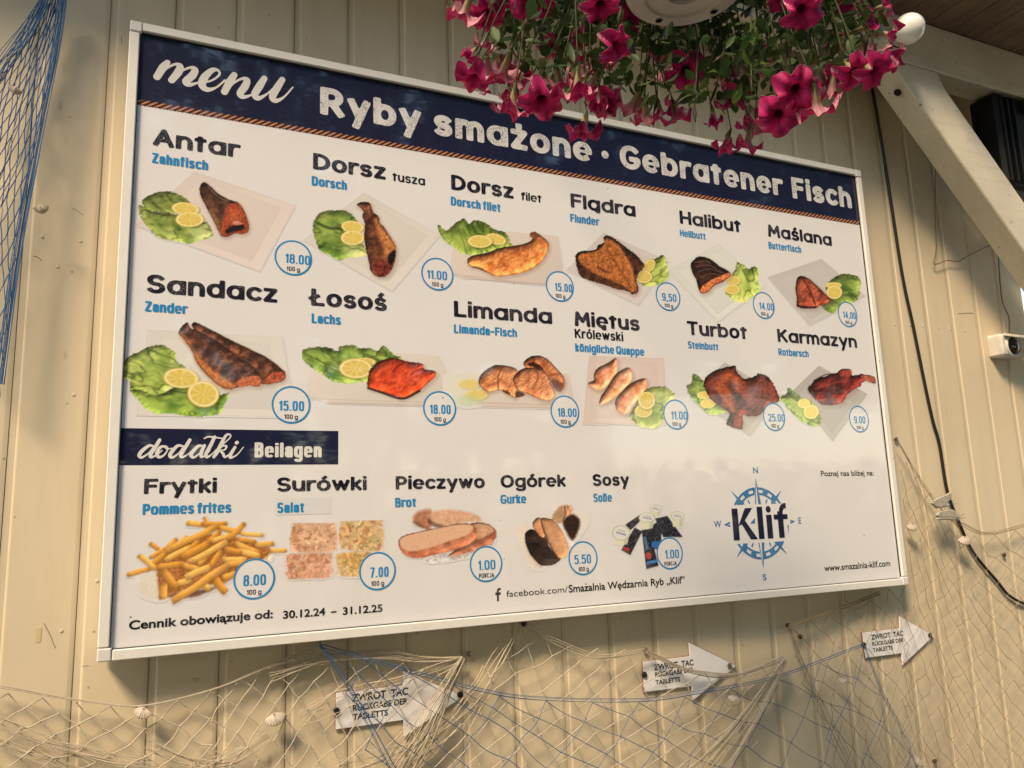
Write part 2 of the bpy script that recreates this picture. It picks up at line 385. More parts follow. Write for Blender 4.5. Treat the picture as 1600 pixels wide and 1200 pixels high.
    U['P'] = (.84, [[(0, 0), (0, 2)], [(0, 2), (.38, 2)]+A(.38, 1.42, .46, .58, 90, -90)+[(0, .84)]])
    U['R'] = (.88, [[(0, 0), (0, 2)], [(0, 2), (.38, 2)]+A(.38, 1.45, .44, .55, 90, -90)+[(0, .9)], [(.42, .9), (.88, 0)]])
    U['S'] = (.84, [A(.42, 1.5, .4, .5, 32, 270)+A(.42, .5, .42, .5, 90, -148)[1:]])
    U['T'] = (.92, [[(0, 2), (.92, 2)], [(.46, 2), (.46, 0)]])
    U['Z'] = (.84, [[(0, 2), (.84, 2), (0, 0), (.84, 0)]])
    U['0'] = (.74, [A(.37, 1, .37, 1, 0, 360)]); U['1'] = (.26, [[(-.02, 1.62), (.26, 1.9)], [(.26, 2), (.26, 0)]])
    U['4'] = (.8, [[(.56, 0), (.56, 2), (0, .55), (.8, .55)]])
    U['5'] = (.74, [[(.7, 2), (.08, 2), (.04, 1.1)]+A(.37, .62, .37, .62, 120, -150)])
    U['2'] = (.74, [A(.37, 1.5, .37, .5, 165, -30)+[(0, 0), (.74, 0)]])
    U['3'] = (.74, [A(.36, 1.5, .36, .48, 150, -90), A(.36, .5, .38, .52, 90, -150)])
    U['7'] = (.72, [[(0, 2), (.72, 2), (.24, 0)]])
    U['8'] = (.74, [A(.37, 1.52, .33, .48, 0, 360), A(.37, .52, .37, .52, 0, 360)])
    U['9'] = (.74, [A(.37, 1.4, .37, .6, 0, 360), [(.74, 1.4), (.74, .6)]+A(.37, .55, .37, .55, 0, -150)])
    U['6'] = (.74, [A(.37, .6, .37, .6, 0, 360), [(0, .6), (0, 1.4)]+A(.37, 1.45, .37, .55, 180, 30)])
    U['-'] = (.6, [[(0, .85), (.6, .85)]]); U['.'] = (0., [[(0, 0), (0, .02)]]); U[','] = (0.06, [[(.06, .05), (0, -.3)]])
    U['•'] = (.0, [[(0, .75), (0, .752)]])
    return G, U

FONT = {'heavy': glyphs(2.15, False), 'cond': glyphs(3.6, True)}
def seg_field(X, Y, strokes, hw, butt=0.0):
    D = np.full(X.shape, 9.0)
    for st in strokes:
        st = np.asarray(st, float); closed = len(st) > 3 and np.linalg.norm(st[0]-st[-1]) < 1e-6
        for i in range(len(st)-1):
            a, b = st[i], st[i+1]; L = np.linalg.norm(b-a)
            if L < 1e-9: continue
            u = (b-a)/L; px = X-a[0]; py = Y-a[1]; t = px*u[0]+py*u[1]; q = np.abs(px*-u[1]+py*u[0])
            ex = np.maximum(np.maximum(-t, t-L), 0); cap = np.hypot(ex, q)-hw
            if not closed:
                if i == 0: cap = np.where(t < 0, np.maximum(q-hw, -t-butt), cap)
                if i == len(st)-2: cap = np.where(t > L, np.maximum(q-hw, t-L-butt), cap)
            np.minimum(D, cap, out=D)
    return D
def blur(D):
    E = np.pad(D, 1, mode='edge'); return (E[:-2, 1:-1]+E[2:, 1:-1]+E[1:-1, :-2]+E[1:-1, 2:]+2*D)/6
def march(D, xs, ys):
    """filled region D<0 on a grid -> verts(2d), faces"""
    ny, nx = D.shape; ins = D < 0
    key = {}; V = []; F = []
    def vid(k, x, y):
        if k not in key: key[k] = len(V); V.append((x, y))
        return key[k]
    cnt = ins[:-1, :-1].astype(int)+ins[:-1, 1:]+ins[1:, :-1]+ins[1:, 1:]
    # runs of full cells along a row become one quad
    for j in range(ny-1):
        row = cnt[j]; i = 0
        nz = np.nonzero(row)[0]
        if len(nz) == 0: continue
        i = nz[0]
        while i <= nz[-1]:
            c = row[i]
            if c == 4:
                e = i
                while e+1 < nx-1 and row[e+1] == 4: e += 1
                a = vid(('p', i, j), xs[i], ys[j]); b = vid(('p', e+1, j), xs[e+1], ys[j]); cc = vid(('p', e+1, j+1), xs[e+1], ys[j+1]); d = vid(('p', i, j+1), xs[i], ys[j+1])
                F.append((a, b, cc, d)); i = e+1; continue
            if c:
                co = [(i, j), (i+1, j), (i+1, j+1), (i, j+1)]; poly = []
                for q in range(4):
                    p0 = co[q]; p1 = co[(q+1) % 4]; d0 = D[p0[1], p0[0]]; d1 = D[p1[1], p1[0]]
                    if d0 < 0: poly.append(vid(('p',)+p0, xs[p0[0]], ys[p0[1]]))
                    if (d0 < 0) != (d1 < 0):
                        t = d0/(d0-d1); k = ('e',)+tuple(sorted((p0, p1)))
                        poly.append(vid(k, xs[p0[0]]+t*(xs[p1[0]]-xs[p0[0]]), ys[p0[1]]+t*(ys[p1[1]]-ys[p0[1]])))
                if len(poly) >= 3: F.append(tuple(poly))
            i += 1
    return V, F
def text_outline(txt, font, x0, x1, zb, cap, weight, xh=.72, gap=.09, space=.36, bar=None, small_caps=False, cell=None):
    """letters set from x0 to x1 on baseline zb, capital height cap (metres) -> list of 2-D (V, F)"""
    G, U = FONT[font]; hw = weight*cap/2; hb = (bar or weight)*cap/2; k = hw/hb
    items = []; nl = 0; tot = 0.; fixed = 0.; first = True
    for ch in txt:
        if ch == ' ': items.append(None); fixed += space*cap; first = True; continue
        isU = ch in U; w, st = U[ch] if isU else G[ch]
        items.append((isU, w, st)); tot += w; fixed += 2*hw
        if not first: fixed += gap*cap
        first = False
    # scale the skeleton widths so the whole line fills the measured length
    sx = (x1-x0-fixed)/max(tot, 1e-6); cu = x0; out = []; first = True
    ascm = 1.0
    for it in items:
        if it is None: cu += space*cap; first = True; continue
        isU, w, st = it
        if not first: cu += gap*cap
        first = False
        def my(y):
            if isU: return hb+(cap-2*hb)*y/2
            X = xh*cap
            if y <= 1 and y >= 0: return hb+(X-2*hb)*y
            if y > 1: return X-hb+(cap*ascm-X)*(y-1)
            return hb+(X-2*hb)*y*.55
        S = [[q if q == 'thin' else (cu+hw+q[0]*sx, zb+my(q[1])) for q in s_] for s_ in st]
        out.append(S); cu += 2*hw+w*sx
    cell = cell or cap/30; R = []
    for S in out:
        allp = np.array([q for s_ in S for q in s_ if q != 'thin']); lo = allp.min(0)-hw*1.3-cell*2; hi = allp.max(0)+max(hw, hb)*1.3+cell*2
        lo[1] -= hb*.3
        xs = np.arange(lo[0], hi[0]+cell, cell); ys = np.arange(lo[1], hi[1]+cell, cell)
        X, Y = np.meshgrid(xs, ys)
        D = np.full(X.shape, 9.0)
        for s_ in S:
            th = s_[-1] == 'thin'; np.minimum(D, seg_field(X, Y*k, [[(q[0], q[1]*k) for q in s_ if q != 'thin']], hw*(.55 if th else 1), butt=hw*.92), out=D)
        D = blur(blur(D)); R.append(march(D, xs, ys))
    return R
def flat(mb, R, Y):
    for V, F in R:
        if V: mb.add([(x, Y, z) for x, z in V], [f[::1] for f in F])
def sheet(name, R, Y, mat, parent):
    mb = MB(); flat(mb, R, Y); return mb.build(name, mat, parent)
def brush(polys, cell, Ysc=1.0):
    """strokes with a radius at every point [(x, z, r)...] -> outline"""
    P = [np.asarray(p, float) for p in polys]; al = np.concatenate(P); m = al[:, 2].max()+cell*2
    xs = np.arange(al[:, 0].min()-m, al[:, 0].max()+m, cell); ys = np.arange(al[:, 1].min()-m, al[:, 1].max()+m, cell); X, Y = np.meshgrid(xs, ys); D = np.full(X.shape, 9.0)
    for p in P:
        for a, b in zip(p[:-1], p[1:]):
            L2 = ((b-a)[:2]**2).sum()+1e-12; t = np.clip(((X-a[0])*(b-a)[0]+(Y-a[1])*(b-a)[1])/L2, 0, 1)
            np.minimum(D, np.hypot(X-a[0]-t*(b-a)[0], Y-a[1]-t*(b-a)[1])-(a[2]+t*(b[2]-a[2])), out=D)
    return [march(D, xs, ys)]
def field(fn, x0, x1, z0, z1, cell):
    xs = np.arange(x0, x1+cell, cell); ys = np.arange(z0, z1+cell, cell); X, Y = np.meshgrid(xs, ys); return [march(fn(X, Y), xs, ys)]
def builtin_text(txt, x0, x1, zb, h, weight=0., res=6):
    """Blender's own typeface fitted between x0 and x1, measured ink height h"""
    sub = {'ą': 'a', 'ę': 'e', 'ż': 'z'}
    def raw(tx):
        cu = bpy.data.curves.new('lettering', 'FONT'); cu.body = tx; cu.size = 1.0; cu.resolution_u = res; cu.offset = weight
        ob = bpy.data.objects.new('lettering', cu); COL.objects.link(ob)
        me = bpy.data.meshes.new_from_object(ob.evaluated_get(bpy.context.evaluated_depsgraph_get()))
        V = np.array([v.co[:] for v in me.vertices]); F = [tuple(p.vertices) for p in me.polygons]
        bpy.data.objects.remove(ob); bpy.data.curves.remove(cu); bpy.data.meshes.remove(me); return V, F
    plain = ''.join(sub.get(c, c) for c in txt); V, F = raw(plain)
    lo = V.min(0); hi = V.max(0); kx = (x1-x0)/(hi[0]-lo[0])
    X = x0+(V[:, 0]-lo[0])*kx; sc = h/.73
    Z = zb+V[:, 1]*sc; out = [([(a, b) for a, b in zip(X, Z)], F)]
    for i, c in enumerate(txt):
        if c in sub:
            e = raw(plain[:i+1])[0][:, 0].max(); e0 = raw('x'+plain[i])[0]; P = lambda a, b: (x0+(a-lo[0])*kx, zb+b*sc)
            if c == 'ż': q = [P(e-.29, .63), P(e-.19, .63), P(e-.19, .73), P(e-.29, .73)]; out.append((q, [(0, 1, 2, 3)]))
            else:
                b_ = .02 if c == 'ą' else -.12
                q = [P(e-.11+b_, .02), P(e-.02+b_, .02), P(e-.07+b_, -.10), P(e+.02+b_, -.13), P(e+.02+b_, -.20), P(e-.13+b_, -.19), P(e-.17+b_, -.10)]; out.append((q, [(0, 1, 2, 3, 4, 5, 6)]))
    return out
# ------------------------------------------------------------------ the menu board
BT, BB, BL, BR = 2.6995, 1.35, 0.0, 2.2       # outer frame
PY = .010                                     # face of the printed panel, set back behind the frame
def laminate(name, col=None, distress=None, attr=False, ior=1.72, speck=False):
    t = NT(name)
    if attr:
        a = t.node('ShaderNodeAttribute'); a.attribute_name = 'paint'; t.color(a.outputs['Color'])
    elif distress is not None:
        other, amt = distress
        n = t.noise(330, 3, .7); n2 = t.noise(24, 2, .5)
        m1 = t.mix(1.0, t.ramp(n, [(.535, 0.), (.585, 1.)]), t.ramp(n2, [(.42, .0), (.58, amt)]), 'MULTIPLY')
        sp = t.node('ShaderNodeTexVoronoi'); sp.inputs['Scale'].default_value = 150; t.link(t.coord(), sp.inputs['Vector'])
        m2 = t.ramp(sp.outputs['Distance'], [(.10, amt), (.16, 0.)])
        m = t.mix(1.0, m1, m2, 'LIGHTEN'); t.color(t.mix(m, col, other))
    elif speck:
        a1 = t.node('ShaderNodeTexVoronoi'); a1.inputs['Scale'].default_value = 11; t.link(t.coord(), a1.inputs['Vector']); a2 = t.noise(3.1, 5, .6)
        c = t.mix(t.ramp(a2, [(.45, 0.), (.8, .16)]), col, (.62, .60, .56)); t.color(t.mix(t.ramp(a1.outputs['Distance'], [(.018, .8), (.03, 0.)]), c, (.12, .10, .08)))
        t.link(t.ramp(t.noise(5, 4, .6, mapscale=(1, 1, 2.5)), [(.3, .025), (.8, .11)]), t.b.inputs['Coat Roughness'])
    else: t.color(col)
    if not speck: t.set(Coat_Roughness=.045)
    t.set(Roughness=.6, Specular_IOR_Level=.15, Coat_Weight=1.0, Coat_IOR=ior)
    n = t.noise(7, 3, .5, mapscale=(.6, 1, 2.2)); b = t.node('ShaderNodeBump'); b.inputs['Strength'].default_value = .10; b.inputs['Distance'].default_value = .004
    t.link(n, b.inputs['Height']); t.link(b.outputs['Normal'], t.b.inputs['Coat Normal'])
    return t.m
WHITE = (.80, .782, .772); NAVY = (.0075, .0105, .042); BLUE = (.018, .25, .54); BLACK = (.008, .007, .011)
M_PANEL = laminate('white print', WHITE, speck=True); M_NAVYB = laminate('navy print', NAVY)
M_HEAD = laminate('distressed white lettering', (.76, .74, .70), ((.02, .022, .05), 1.0))
M_NAME = laminate('distressed navy lettering', (.0075, .0065, .018), ((.50, .48, .49), .38))
M_BLUE = laminate('blue print', BLUE); M_BLACK = laminate('black print', BLACK); M_WHT = laminate('white lettering', (.74, .72, .68))
M_LOGO = laminate('compass blue print', (.045, .20, .42)); M_PIC = laminate('colour photograph print', attr=True)
M_STICK = laminate('white sticker', (.74, .735, .73)); M_FAINT = laminate('faint emblem print', (.016, .018, .048))
t = NT('white lacquered frame'); v1 = t.node('ShaderNodeTexVoronoi'); v1.inputs['Scale'].default_value = 26; t.link(t.coord(), v1.inputs['Vector']); n1 = t.noise(9, 5, .65); n2 = t.noise(4, 5, .7, mapscale=(18, 1, 18))
c = t.mix(t.ramp(n1, [(.45, 0.), (.75, .35)]), (.80, .775, .70), (.66, .62, .54)); c = t.mix(t.ramp(n2, [(.62, 0.), (.7, .25)]), c, (.5, .46, .4)); c = t.mix(t.ramp(v1.outputs['Distance'], [(.05, .8), (.08, 0.)]), c, (.2, .16, .11))
t.color(c).set(Roughness=.36); t.bump(n1, .08, .001); M_FRAME = t.m; M_SEAL = simple('dark seal', (.015, .015, .016), .6)
board = thing('menu_board', 'large white framed fish menu board with a navy header band, hung on the plank wall', 'menu board', (BL, 0, BB))
p = MB(); p.box(BL+.012, BR-.012, PY, PY+.02, BB+.012, BT-.012); p.build('panel', M_PANEL, board)
p = MB(); p.box(BL+.015, BR-.015, PY+.0205, WALL_Y-.012, BB+.015, BT-.015); p.build('back_box', M_FRAME, board)
fw_ = .0215; cp_ = .026
for nm, a in (('top', (BL+cp_, BR-cp_, BT-fw_, BT)), ('bottom', (BL+cp_, BR-cp_, BB, BB+fw_)), ('l', (BL, BL+fw_, BB+cp_, BT-cp_)), ('r', (BR-fw_, BR, BB+cp_, BT-cp_))):
    f_ = MB(); f_.box(a[0]+.0006, a[1]-.0006, 0, .05, a[2]+.0006, a[3]-.0006, .0018); f_.build('frame_rail', M_FRAME, board)
M_CAP = simple('translucent corner plastic', (.72, .69, .66), .3, 0, .04, 30)
for cx, cz in ((BL, BB), (BL, BT-cp_), (BR-cp_, BB), (BR-cp_, BT-cp_)):
    f_ = MB(); f_.box(cx+.0008, cx+cp_-.0008, -.0012, .05, cz+.0008, cz+cp_-.0008, .002); f_.build('corner_cap', M_CAP, board)
f_ = MB()
for a in ((BL+fw_, BR-fw_, BT-fw_-.003, BT-fw_), (BL+fw_, BR-fw_, BB+fw_, BB+fw_+.0012), (BL+fw_, BL+fw_+.0012, BB+fw_+.0013, BT-fw_-.0031), (BR-fw_-.0025, BR-fw_, BB+fw_+.0013, BT-fw_-.0031)):
    f_.box(a[0], a[1], PY-.003, PY-.0004, a[2], a[3])
f_.build('seal', M_SEAL, board)

def rect(x0, x1, z0, z1, Y): return MB().add([(x0, Y, z0), (x1, Y, z0), (x1, Y, z1), (x0, Y, z1)], [(0, 1, 2, 3)])
L1, L2_, L3, L4, L5 = PY-.00025, PY-.0004, PY-.00055, PY-.0007, PY-.00085       # print layers
ROPE_Z = 2.5135
head = rect(BL+.016, BR-.016, ROPE_Z-.002, BT-.016, L1).build('header_band', M_NAVYB, board)
def emblem(cx, cz, r, cell):
    fn = lambda X, Y: np.minimum(np.maximum(np.abs(np.hypot(X-cx, Y-cz)-r)-r*.09, r*.32-np.abs(Y-cz)), seg_field(X, Y, [[(cx+a*r, cz-.3*r), (cx+a*r, cz+.3*r)] for a in (-.6, -.1, .25, .55)]+[[(cx-.25*r, cz+.3*r), (cx-.58*r, cz), (cx-.25*r, cz-.3*r)]], r*.07))
    return field(fn, cx-r*1.2, cx+r*1.2, cz-r*1.2, cz+r*1.2, cell)
mb = MB(); base_e = emblem(0, 0, .0155, .0017)
def put_emblems(x0, x1, z0, z1):
    j = 0; z = z0
    while z < z1:
        x = x0+(.045 if j % 2 else 0)
        while x < x1:
            flat(mb, [([(a+x, b+z) for a, b in base_e[0][0]], base_e[0][1])], L1-.0001); x += .09
        z += .042; j += 1
put_emblems(BL+.06, BR-.04, 2.54, 2.665); mb.build('emblem_pattern', M_FAINT, head)

def line(txt, font, x0, x1, zb, cap, weight, name, mat, parent, Y=L4, **k):
    return sheet(name, text_outline(txt, font, x0, x1, zb, cap, weight, **k), Y, mat, parent)
X_ = lambda x, y: W(x, y, PY)[0]
TB = 2.5605
R = []
for txt, a, b in (('Ryby', (500, 178), (657.8, 200)), ('smażone', (677.5, 200), (924.4, 240)), ('•', (939, 241), (951.5, 241)), ('Gebratener', (968.6, 250), (1222, 290)), ('Fisch', (1236.7, 290), (1329.5, 310))):
    x0, x1 = X_(*a), X_(*b)
    if txt == '•':
        c = (x0+x1)/2; R += field(lambda X, Y: np.hypot(X-c, Y-(TB+.031))-.0115, c-.014, c+.014, TB+.015, TB+.047, .0012); continue
    sheet('title_word', text_outline(txt, 'heavy', x0, x1, TB, .0725, .265, gap=.10, xh=.79, bar=.21), L3, M_HEAD, head)
sheet('title_dot', R, L3, M_HEAD, head)
def crop(ox, oy, s): return lambda pts: [(ox+q[0]/s, oy+q[1]/s) for q in pts]
def bstroke(px, rad):
    o_ = []
    for q in px:
        w_ = W(q[0], q[1], PY); o_.append((w_[0], w_[2]))
    s_ = spline(o_, 8); rr = np.interp(np.linspace(0, 1, len(s_)), np.linspace(0, 1, len(rad)), rad); return [(a, b, r) for (a, b), r in zip(s_, rr)]
k = crop(0, 0, 3.2); T_, H_ = .0084, .0022
menu = [bstroke(k([(838, 312), (815, 338), (785, 385)]), [T_*.7, T_, T_*.9]),
        bstroke(k([(797, 374), (835, 342), (875, 322), (900, 332), (892, 360), (858, 402)]), [H_, H_, H_*1.3, T_*.85, T_, T_*.85]),
        bstroke(k([(868, 388), (910, 355), (955, 338), (975, 350), (962, 378), (930, 408), (945, 424), (985, 415), (1015, 400)]), [H_, H_, H_*1.4, T_*.85, T_, T_*.95, T_*.6, H_, H_]),
        bstroke(k([(1012, 415), (1060, 402), (1096, 375), (1090, 352), (1060, 352), (1022, 388), (1010, 425), (1035, 448), (1080, 438), (1125, 402)]), [H_, H_, H_*1.2, H_*1.3, T_*.7, T_, T_, T_*.7, H_, H_]),
        bstroke(k([(1172, 374), (1150, 408), (1122, 460)]), [T_*.8, T_, T_*.9]),
        bstroke(k([(1133, 452), (1170, 415), (1210, 394), (1235, 402), (1225, 432), (1200, 468), (1215, 485), (1255, 475), (1290, 447)]), [H_, H_, H_*1.4, T_*.85, T_, T_*.9, T_*.6, H_, H_]),
        bstroke(k([(1322, 392), (1298, 430), (1274, 472), (1290, 492), (1335, 470), (1385, 425)]), [T_*.8, T_, T_*.95, T_*.65, H_, H_]),
        bstroke(k([(1412, 398), (1385, 440), (1362, 486), (1380, 504), (1420, 485), (1464, 437)]), [T_*.8, T_, T_*.95, T_*.65, H_, H_*.8])]
sheet('script_lettering', brush(menu, .0012), L3, M_WHT, head)
# twisted rope print
rp = MB(); xs = np.arange(BL+.0165, BR-.0165, .0013); zz = np.linspace(-.0088, .0088, 15)
XX, ZZ = np.meshgrid(xs, zz); q = np.abs(ZZ)/.0078
ph = (XX-ZZ*1.45)/.0150; fr = ph-np.floor(ph); ridge = np.sin(np.pi*fr**.8)
edge = .0066+.0018*np.sin(2*np.pi*((XX-np.sign(ZZ)*.004)/.0150))**2
val = np.clip(ridge*2.0-1.02, 0, 1)*(1-.45*q**2)+.15*(vnoise(XX*900, ZZ*900, 3)-.5)
lo_, mid_, hi_ = s2l((40, 18, 14)), s2l((138, 84, 60)), s2l((212, 158, 122))
val = np.clip(val, 0, 1)[..., None]
Crgb = np.where(val < .55, lo_+(mid_-lo_)*(val/.55), mid_+(hi_-mid_)*((val-.55)/.45))
ok = np.abs(ZZ) < edge; n0, n1 = XX.shape
idx = np.arange(n0*n1).reshape(n0, n1); Fq = []
for i in range(n0-1):
    for j in range(n1-1):
        if ok[i, j] and ok[i+1, j] and ok[i, j+1] and ok[i+1, j+1]: Fq.append((idx[i, j], idx[i, j+1], idx[i+1, j+1], idx[i+1, j]))
rp.add(np.stack([XX, np.full_like(XX, L2_), ZZ+ROPE_Z], -1).reshape(-1, 3), Fq, Crgb.reshape(-1, 3)); rp.build('rope_print', M_PIC, head)

# dishes: name, second name, German, badge
ROW = {1: (2.419, .0405), 2: (2.0875, .0405), 3: (1.6675, .0305)}
DISH = [ # row, [(text, xl, xr, scale, dz)], [(german, xl, xr, base y px, top y px)], badge centre px, price, price span, unit
 (1, [('Antar', 239, 374, 1, 0)], ('Zahnfisch', 237, 325, (237, 254), (238, 238.5)), (458.5, 403), '18.00', (-.43, .9)),
 (1, [('Dorsz', 489, 602.8, 1, 0), ('tusza', 613, 664, .56, 0)], ('Dorsch', 486.8, 542, (487, 289.3), (487, 274.8)), (683.4, 428.4), '11.00', (-.64, .6)),
 (1, [('Dorsz', 704.8, 802.4, 1, 0), ('filet', 814, 846, .56, 0)], ('Dorsch filet', 704.3, 782, (705, 320.5), (705, 307)), (874.7, 447.5), '15.00', (-.36, .88)),
 (1, [('Flądra', 891.5, 993, 1, 0)], ('Flunder', 891, 936, (891.6, 346.4), (891.6, 334)), (1043.7, 463.4), '9,50', (-.5, .67)),
 (1, [('Halibut', 1061.7, 1157.5, 1, 0)], ('Heilbutt', 1062.3, 1102.7, (1063, 369), (1063, 358.5)), (1193.2, 477.3), '14.00', (-.42, .91)),
 (1, [('Maślana', 1199.4, 1299.2, 1, 0)], ('Butterfisch', 1200.9, 1252, (1200.9, 388.2), (1200.9, 377.6)), (1324.2, 491.2), '14,00', (-.49, .86)),
 (2, [('Sandacz', 228.7, 433.5, 1, 0)], ('Zander', 226, 292, (226.4, 486.3), (226.4, 470.2)), (455, 632.5), '15.00', (-.62, .67)),
 (2, [('Łosoś', 486, 604.4, 1, 0)], ('Lachs', 486.7, 532.3, (486.7, 504.4), (486.7, 489.4)), (687, 638), '18.00', (-.59, .66)),
 (2, [('Limanda', 709.2, 862.5, 1, 0)], ('Limanda-Fisch', 709.2, 807.9, (709.2, 520), (709.2, 506.5)), (882.6, 643), '18.00', (-.5, .81)),
 (2, [('Miętus', 897.6, 999.2, 1, 0), ('Królewski', 897.6, 973.3, .62, -.0325)], ('königliche Quappe', 898.8, 1007, (899.2, 549), (899.2, 536.3)), (1055.9, 647.6), '11.00', (-.38, .91)),
 (2, [('Turbot', 1073.4, 1167.3, 1, 0)], ('Steinbutt', 1075, 1122.9, (1075.9, 544.2), (1075.9, 533.1)), (1209.4, 651.4), '25.00', (-.55, .95)),
 (2, [('Karmazyn', 1214.7, 1338.6, 1, 0)], ('Rotbarsch', 1216.4, 1264, (1216.8, 554.8), (1216.4, 544.2)), (1342, 654.8), '9.00', (-.53, .63)),
 (3, [('Frytki', 224.8, 338.6, 1, 0)], ('Pommes frites', 222.5, 361, (223, 804.4), (223, 787.4)), (397.5, 904.5), '8.00', (-.53, .56)),
 (3, [('Surówki', 432.4, 572.6, 1, 0)], ('Salat', 433, 475.3, (433.6, 801.7), (433.6, 785.3)), (590, 892.3), '7.00', (-.41, .6)),
 (3, [('Pieczywo', 618, 757.3, 1, 0)], ('Brot', 617.2, 650, (618, 792.6), (618, 777.8)), (759.5, 881.1), '1.00', (-.49, .57)),
 (3, [('Ogórek', 781.9, 883.7, 1, 0)], ('Gurke', 781.9, 822, (783.4, 787), (783.4, 773)), (910.9, 872), '5.50', (-.61, .54)),
 (3, [('Sosy', 925.7, 982.7, 1, 0)], ('Soße', 927.2, 956, (930, 784.2), (930, 771)), (1046.3, 864.4), '1.00', (-.36, .7))]
ypx = {1: 250, 2: 480, 3: 760}
def zpx(x, y): return W(x, y, PY)[2]
for row, names, ger, bc, price, span in DISH:
    zb, cap = ROW[row]; R = []
    for txt, xl, xr, sc, dz in names:
        # column edges read off the survey at the baseline of this row
        f0 = lambda x: min(np.arange(200, 800, 4.0), key=lambda y: abs(zpx(x, y)-zb-dz))
        y0, y1 = f0(xl), f0(xr)
        R = text_outline(txt, 'heavy', X_(xl, y0-8), X_(xr, y1-8), zb+dz, cap*sc, .275 if sc == 1 else .22, gap=.08, bar=.185 if sc == 1 else .15, xh=.79)
        sheet('dish_name' if sc == 1 else 'dish_note', R, L4, M_NAME if sc == 1 else M_BLACK, board)
    g_, xl, xr, bp, tp = ger; gz = zpx(*bp); gc = zpx(*tp)-gz
    line(g_, 'cond', X_(xl, bp[1]), X_(xr, bp[1]+(xr-xl)*.12*(1 if row < 3 else -.2)), gz, gc, .235, 'dish_translation', M_BLUE, board, xh=.78, gap=.065, bar=.165, space=.28)
    b_ = W(bc[0], bc[1], PY); cx, cz = b_[0], b_[2]; r = .0418
    disc = MB(); a = np.linspace(0, 2*np.pi, 48, endpoint=False)
    disc.add([(cx+r*.97*math.cos(q), L3, cz+r*.97*math.sin(q)) for q in a], [tuple(range(48))])
    bd = disc.build('price_badge', M_PANEL, board)
    ring = MB(); ring.add([(cx+rr*math.cos(q), L4, cz+rr*math.sin(q)) for rr in (r*.905, r) for q in a], [(i, (i+1) % 48, 48+(i+1) % 48, 48+i) for i in range(48)]); ring.build('ring', M_BLUE, bd)
    line(price, 'cond', cx+span[0]*r, cx+span[1]*r, cz-.33*r, .54*r, .19, 'price', M_BLUE, bd, Y=L5, gap=.085, bar=.14)
    un = 'PORCJA' if names[0][0] in ('Pieczywo', 'Sosy') else '100 g'
    hw_ = .46 if un == 'PORCJA' else .35
    line(un, 'cond', cx-hw_*r, cx+hw_*r, cz-.76*r, .25*r, .175, 'unit', M_BLACK, bd, Y=L5, gap=.12, bar=.17, space=.4)

# side dish band
band = rect(BL+.0165, X_(528.5, 700), 1.7255, 1.8005, L1).build('side_dish_band', M_NAVYB, board)
mb = MB(); put_emblems(BL+.06, .43, 1.746, 1.782); mb.build('emblem_pattern', M_FAINT, band)
k = crop(180, 660, 4.444); T_, H_ = .0037, .0013
dod = [bstroke(k([(268, 165), (235, 162), (190, 195), (167, 228), (185, 243), (230, 215), (265, 172)]), [H_*1.5, T_*.8, T_, T_, T_*.7, H_, H_]),
       bstroke(k([(308, 122), (283, 165), (246, 222), (252, 241), (290, 225), (325, 195)]), [T_*.9, T_, T_, T_*.7, H_, H_]),
       bstroke(k([(350, 166), (315, 172), (290, 212), (302, 241), (335, 230), (362, 195), (362, 172), (345, 166), (358, 185), (392, 180)]), [H_*1.5, T_*.8, T_, T_*.8, H_*1.5, H_, H_, H_, H_, H_]),
       bstroke(k([(470, 165), (435, 162), (400, 195), (380, 228), (398, 243), (440, 215), (472, 172)]), [H_*1.5, T_*.8, T_, T_, T_*.7, H_, H_]),
       bstroke(k([(518, 122), (492, 165), (457, 222), (464, 241), (500, 225), (530, 198)]), [T_*.9, T_, T_, T_*.7, H_, H_]),
       bstroke(k([(612, 166), (580, 163), (545, 195), (526, 228), (545, 243), (582, 218), (612, 175)]), [H_*1.5, T_*.8, T_, T_, T_*.7, H_, H_]),
       bstroke(k([(620, 160), (600, 205), (598, 240), (630, 225), (657, 195)]), [T_*.8, T_, T_*.7, H_, H_]),
       bstroke(k([(690, 102), (662, 160), (630, 222), (640, 241), (672, 220), (702, 190)]), [T_*.9, T_, T_, T_*.7, H_, H_]),
       bstroke(k([(618, 112), (645, 100), (690, 104), (748, 112)]), [H_, T_*.5, T_*.45, H_]),
       bstroke(k([(702, 195), (750, 150), (798, 105), (795, 84), (770, 90), (738, 145), (704, 212), (684, 240)]), [H_, H_, H_, H_*1.3, T_*.7, T_, T_, T_*.8]),
       bstroke(k([(712, 200), (745, 165), (772, 166), (760, 190), (730, 197), (748, 215), (762, 240), (800, 215), (828, 180)]), [H_, H_*1.2, T_*.6, H_*1.3, H_, T_*.8, T_*.7, H_, H_]),
       bstroke(k([(832, 172), (800, 225), (802, 245), (845, 225), (890, 172)]), [T_*.8, T_, T_*.7, H_, H_*.8]),
       bstroke(k([(842, 142), (846, 140)]), [T_, T_])]
sheet('script_lettering', brush(dod, .0008), L3, M_WHT, band)
line('Beilagen', 'cond', X_(397.5, 715), X_(502.5, 715), zpx(398, 714.8), zpx(398, 691.2)-zpx(398, 714.8), .24, 'lettering', M_WHT, band, Y=L3, xh=.76, gap=.08, bar=.155)
st = rect(X_(430, 790), X_(517, 790), zpx(433, 805), zpx(433, 779), L2_).build('paper_sticker', M_STICK, board)

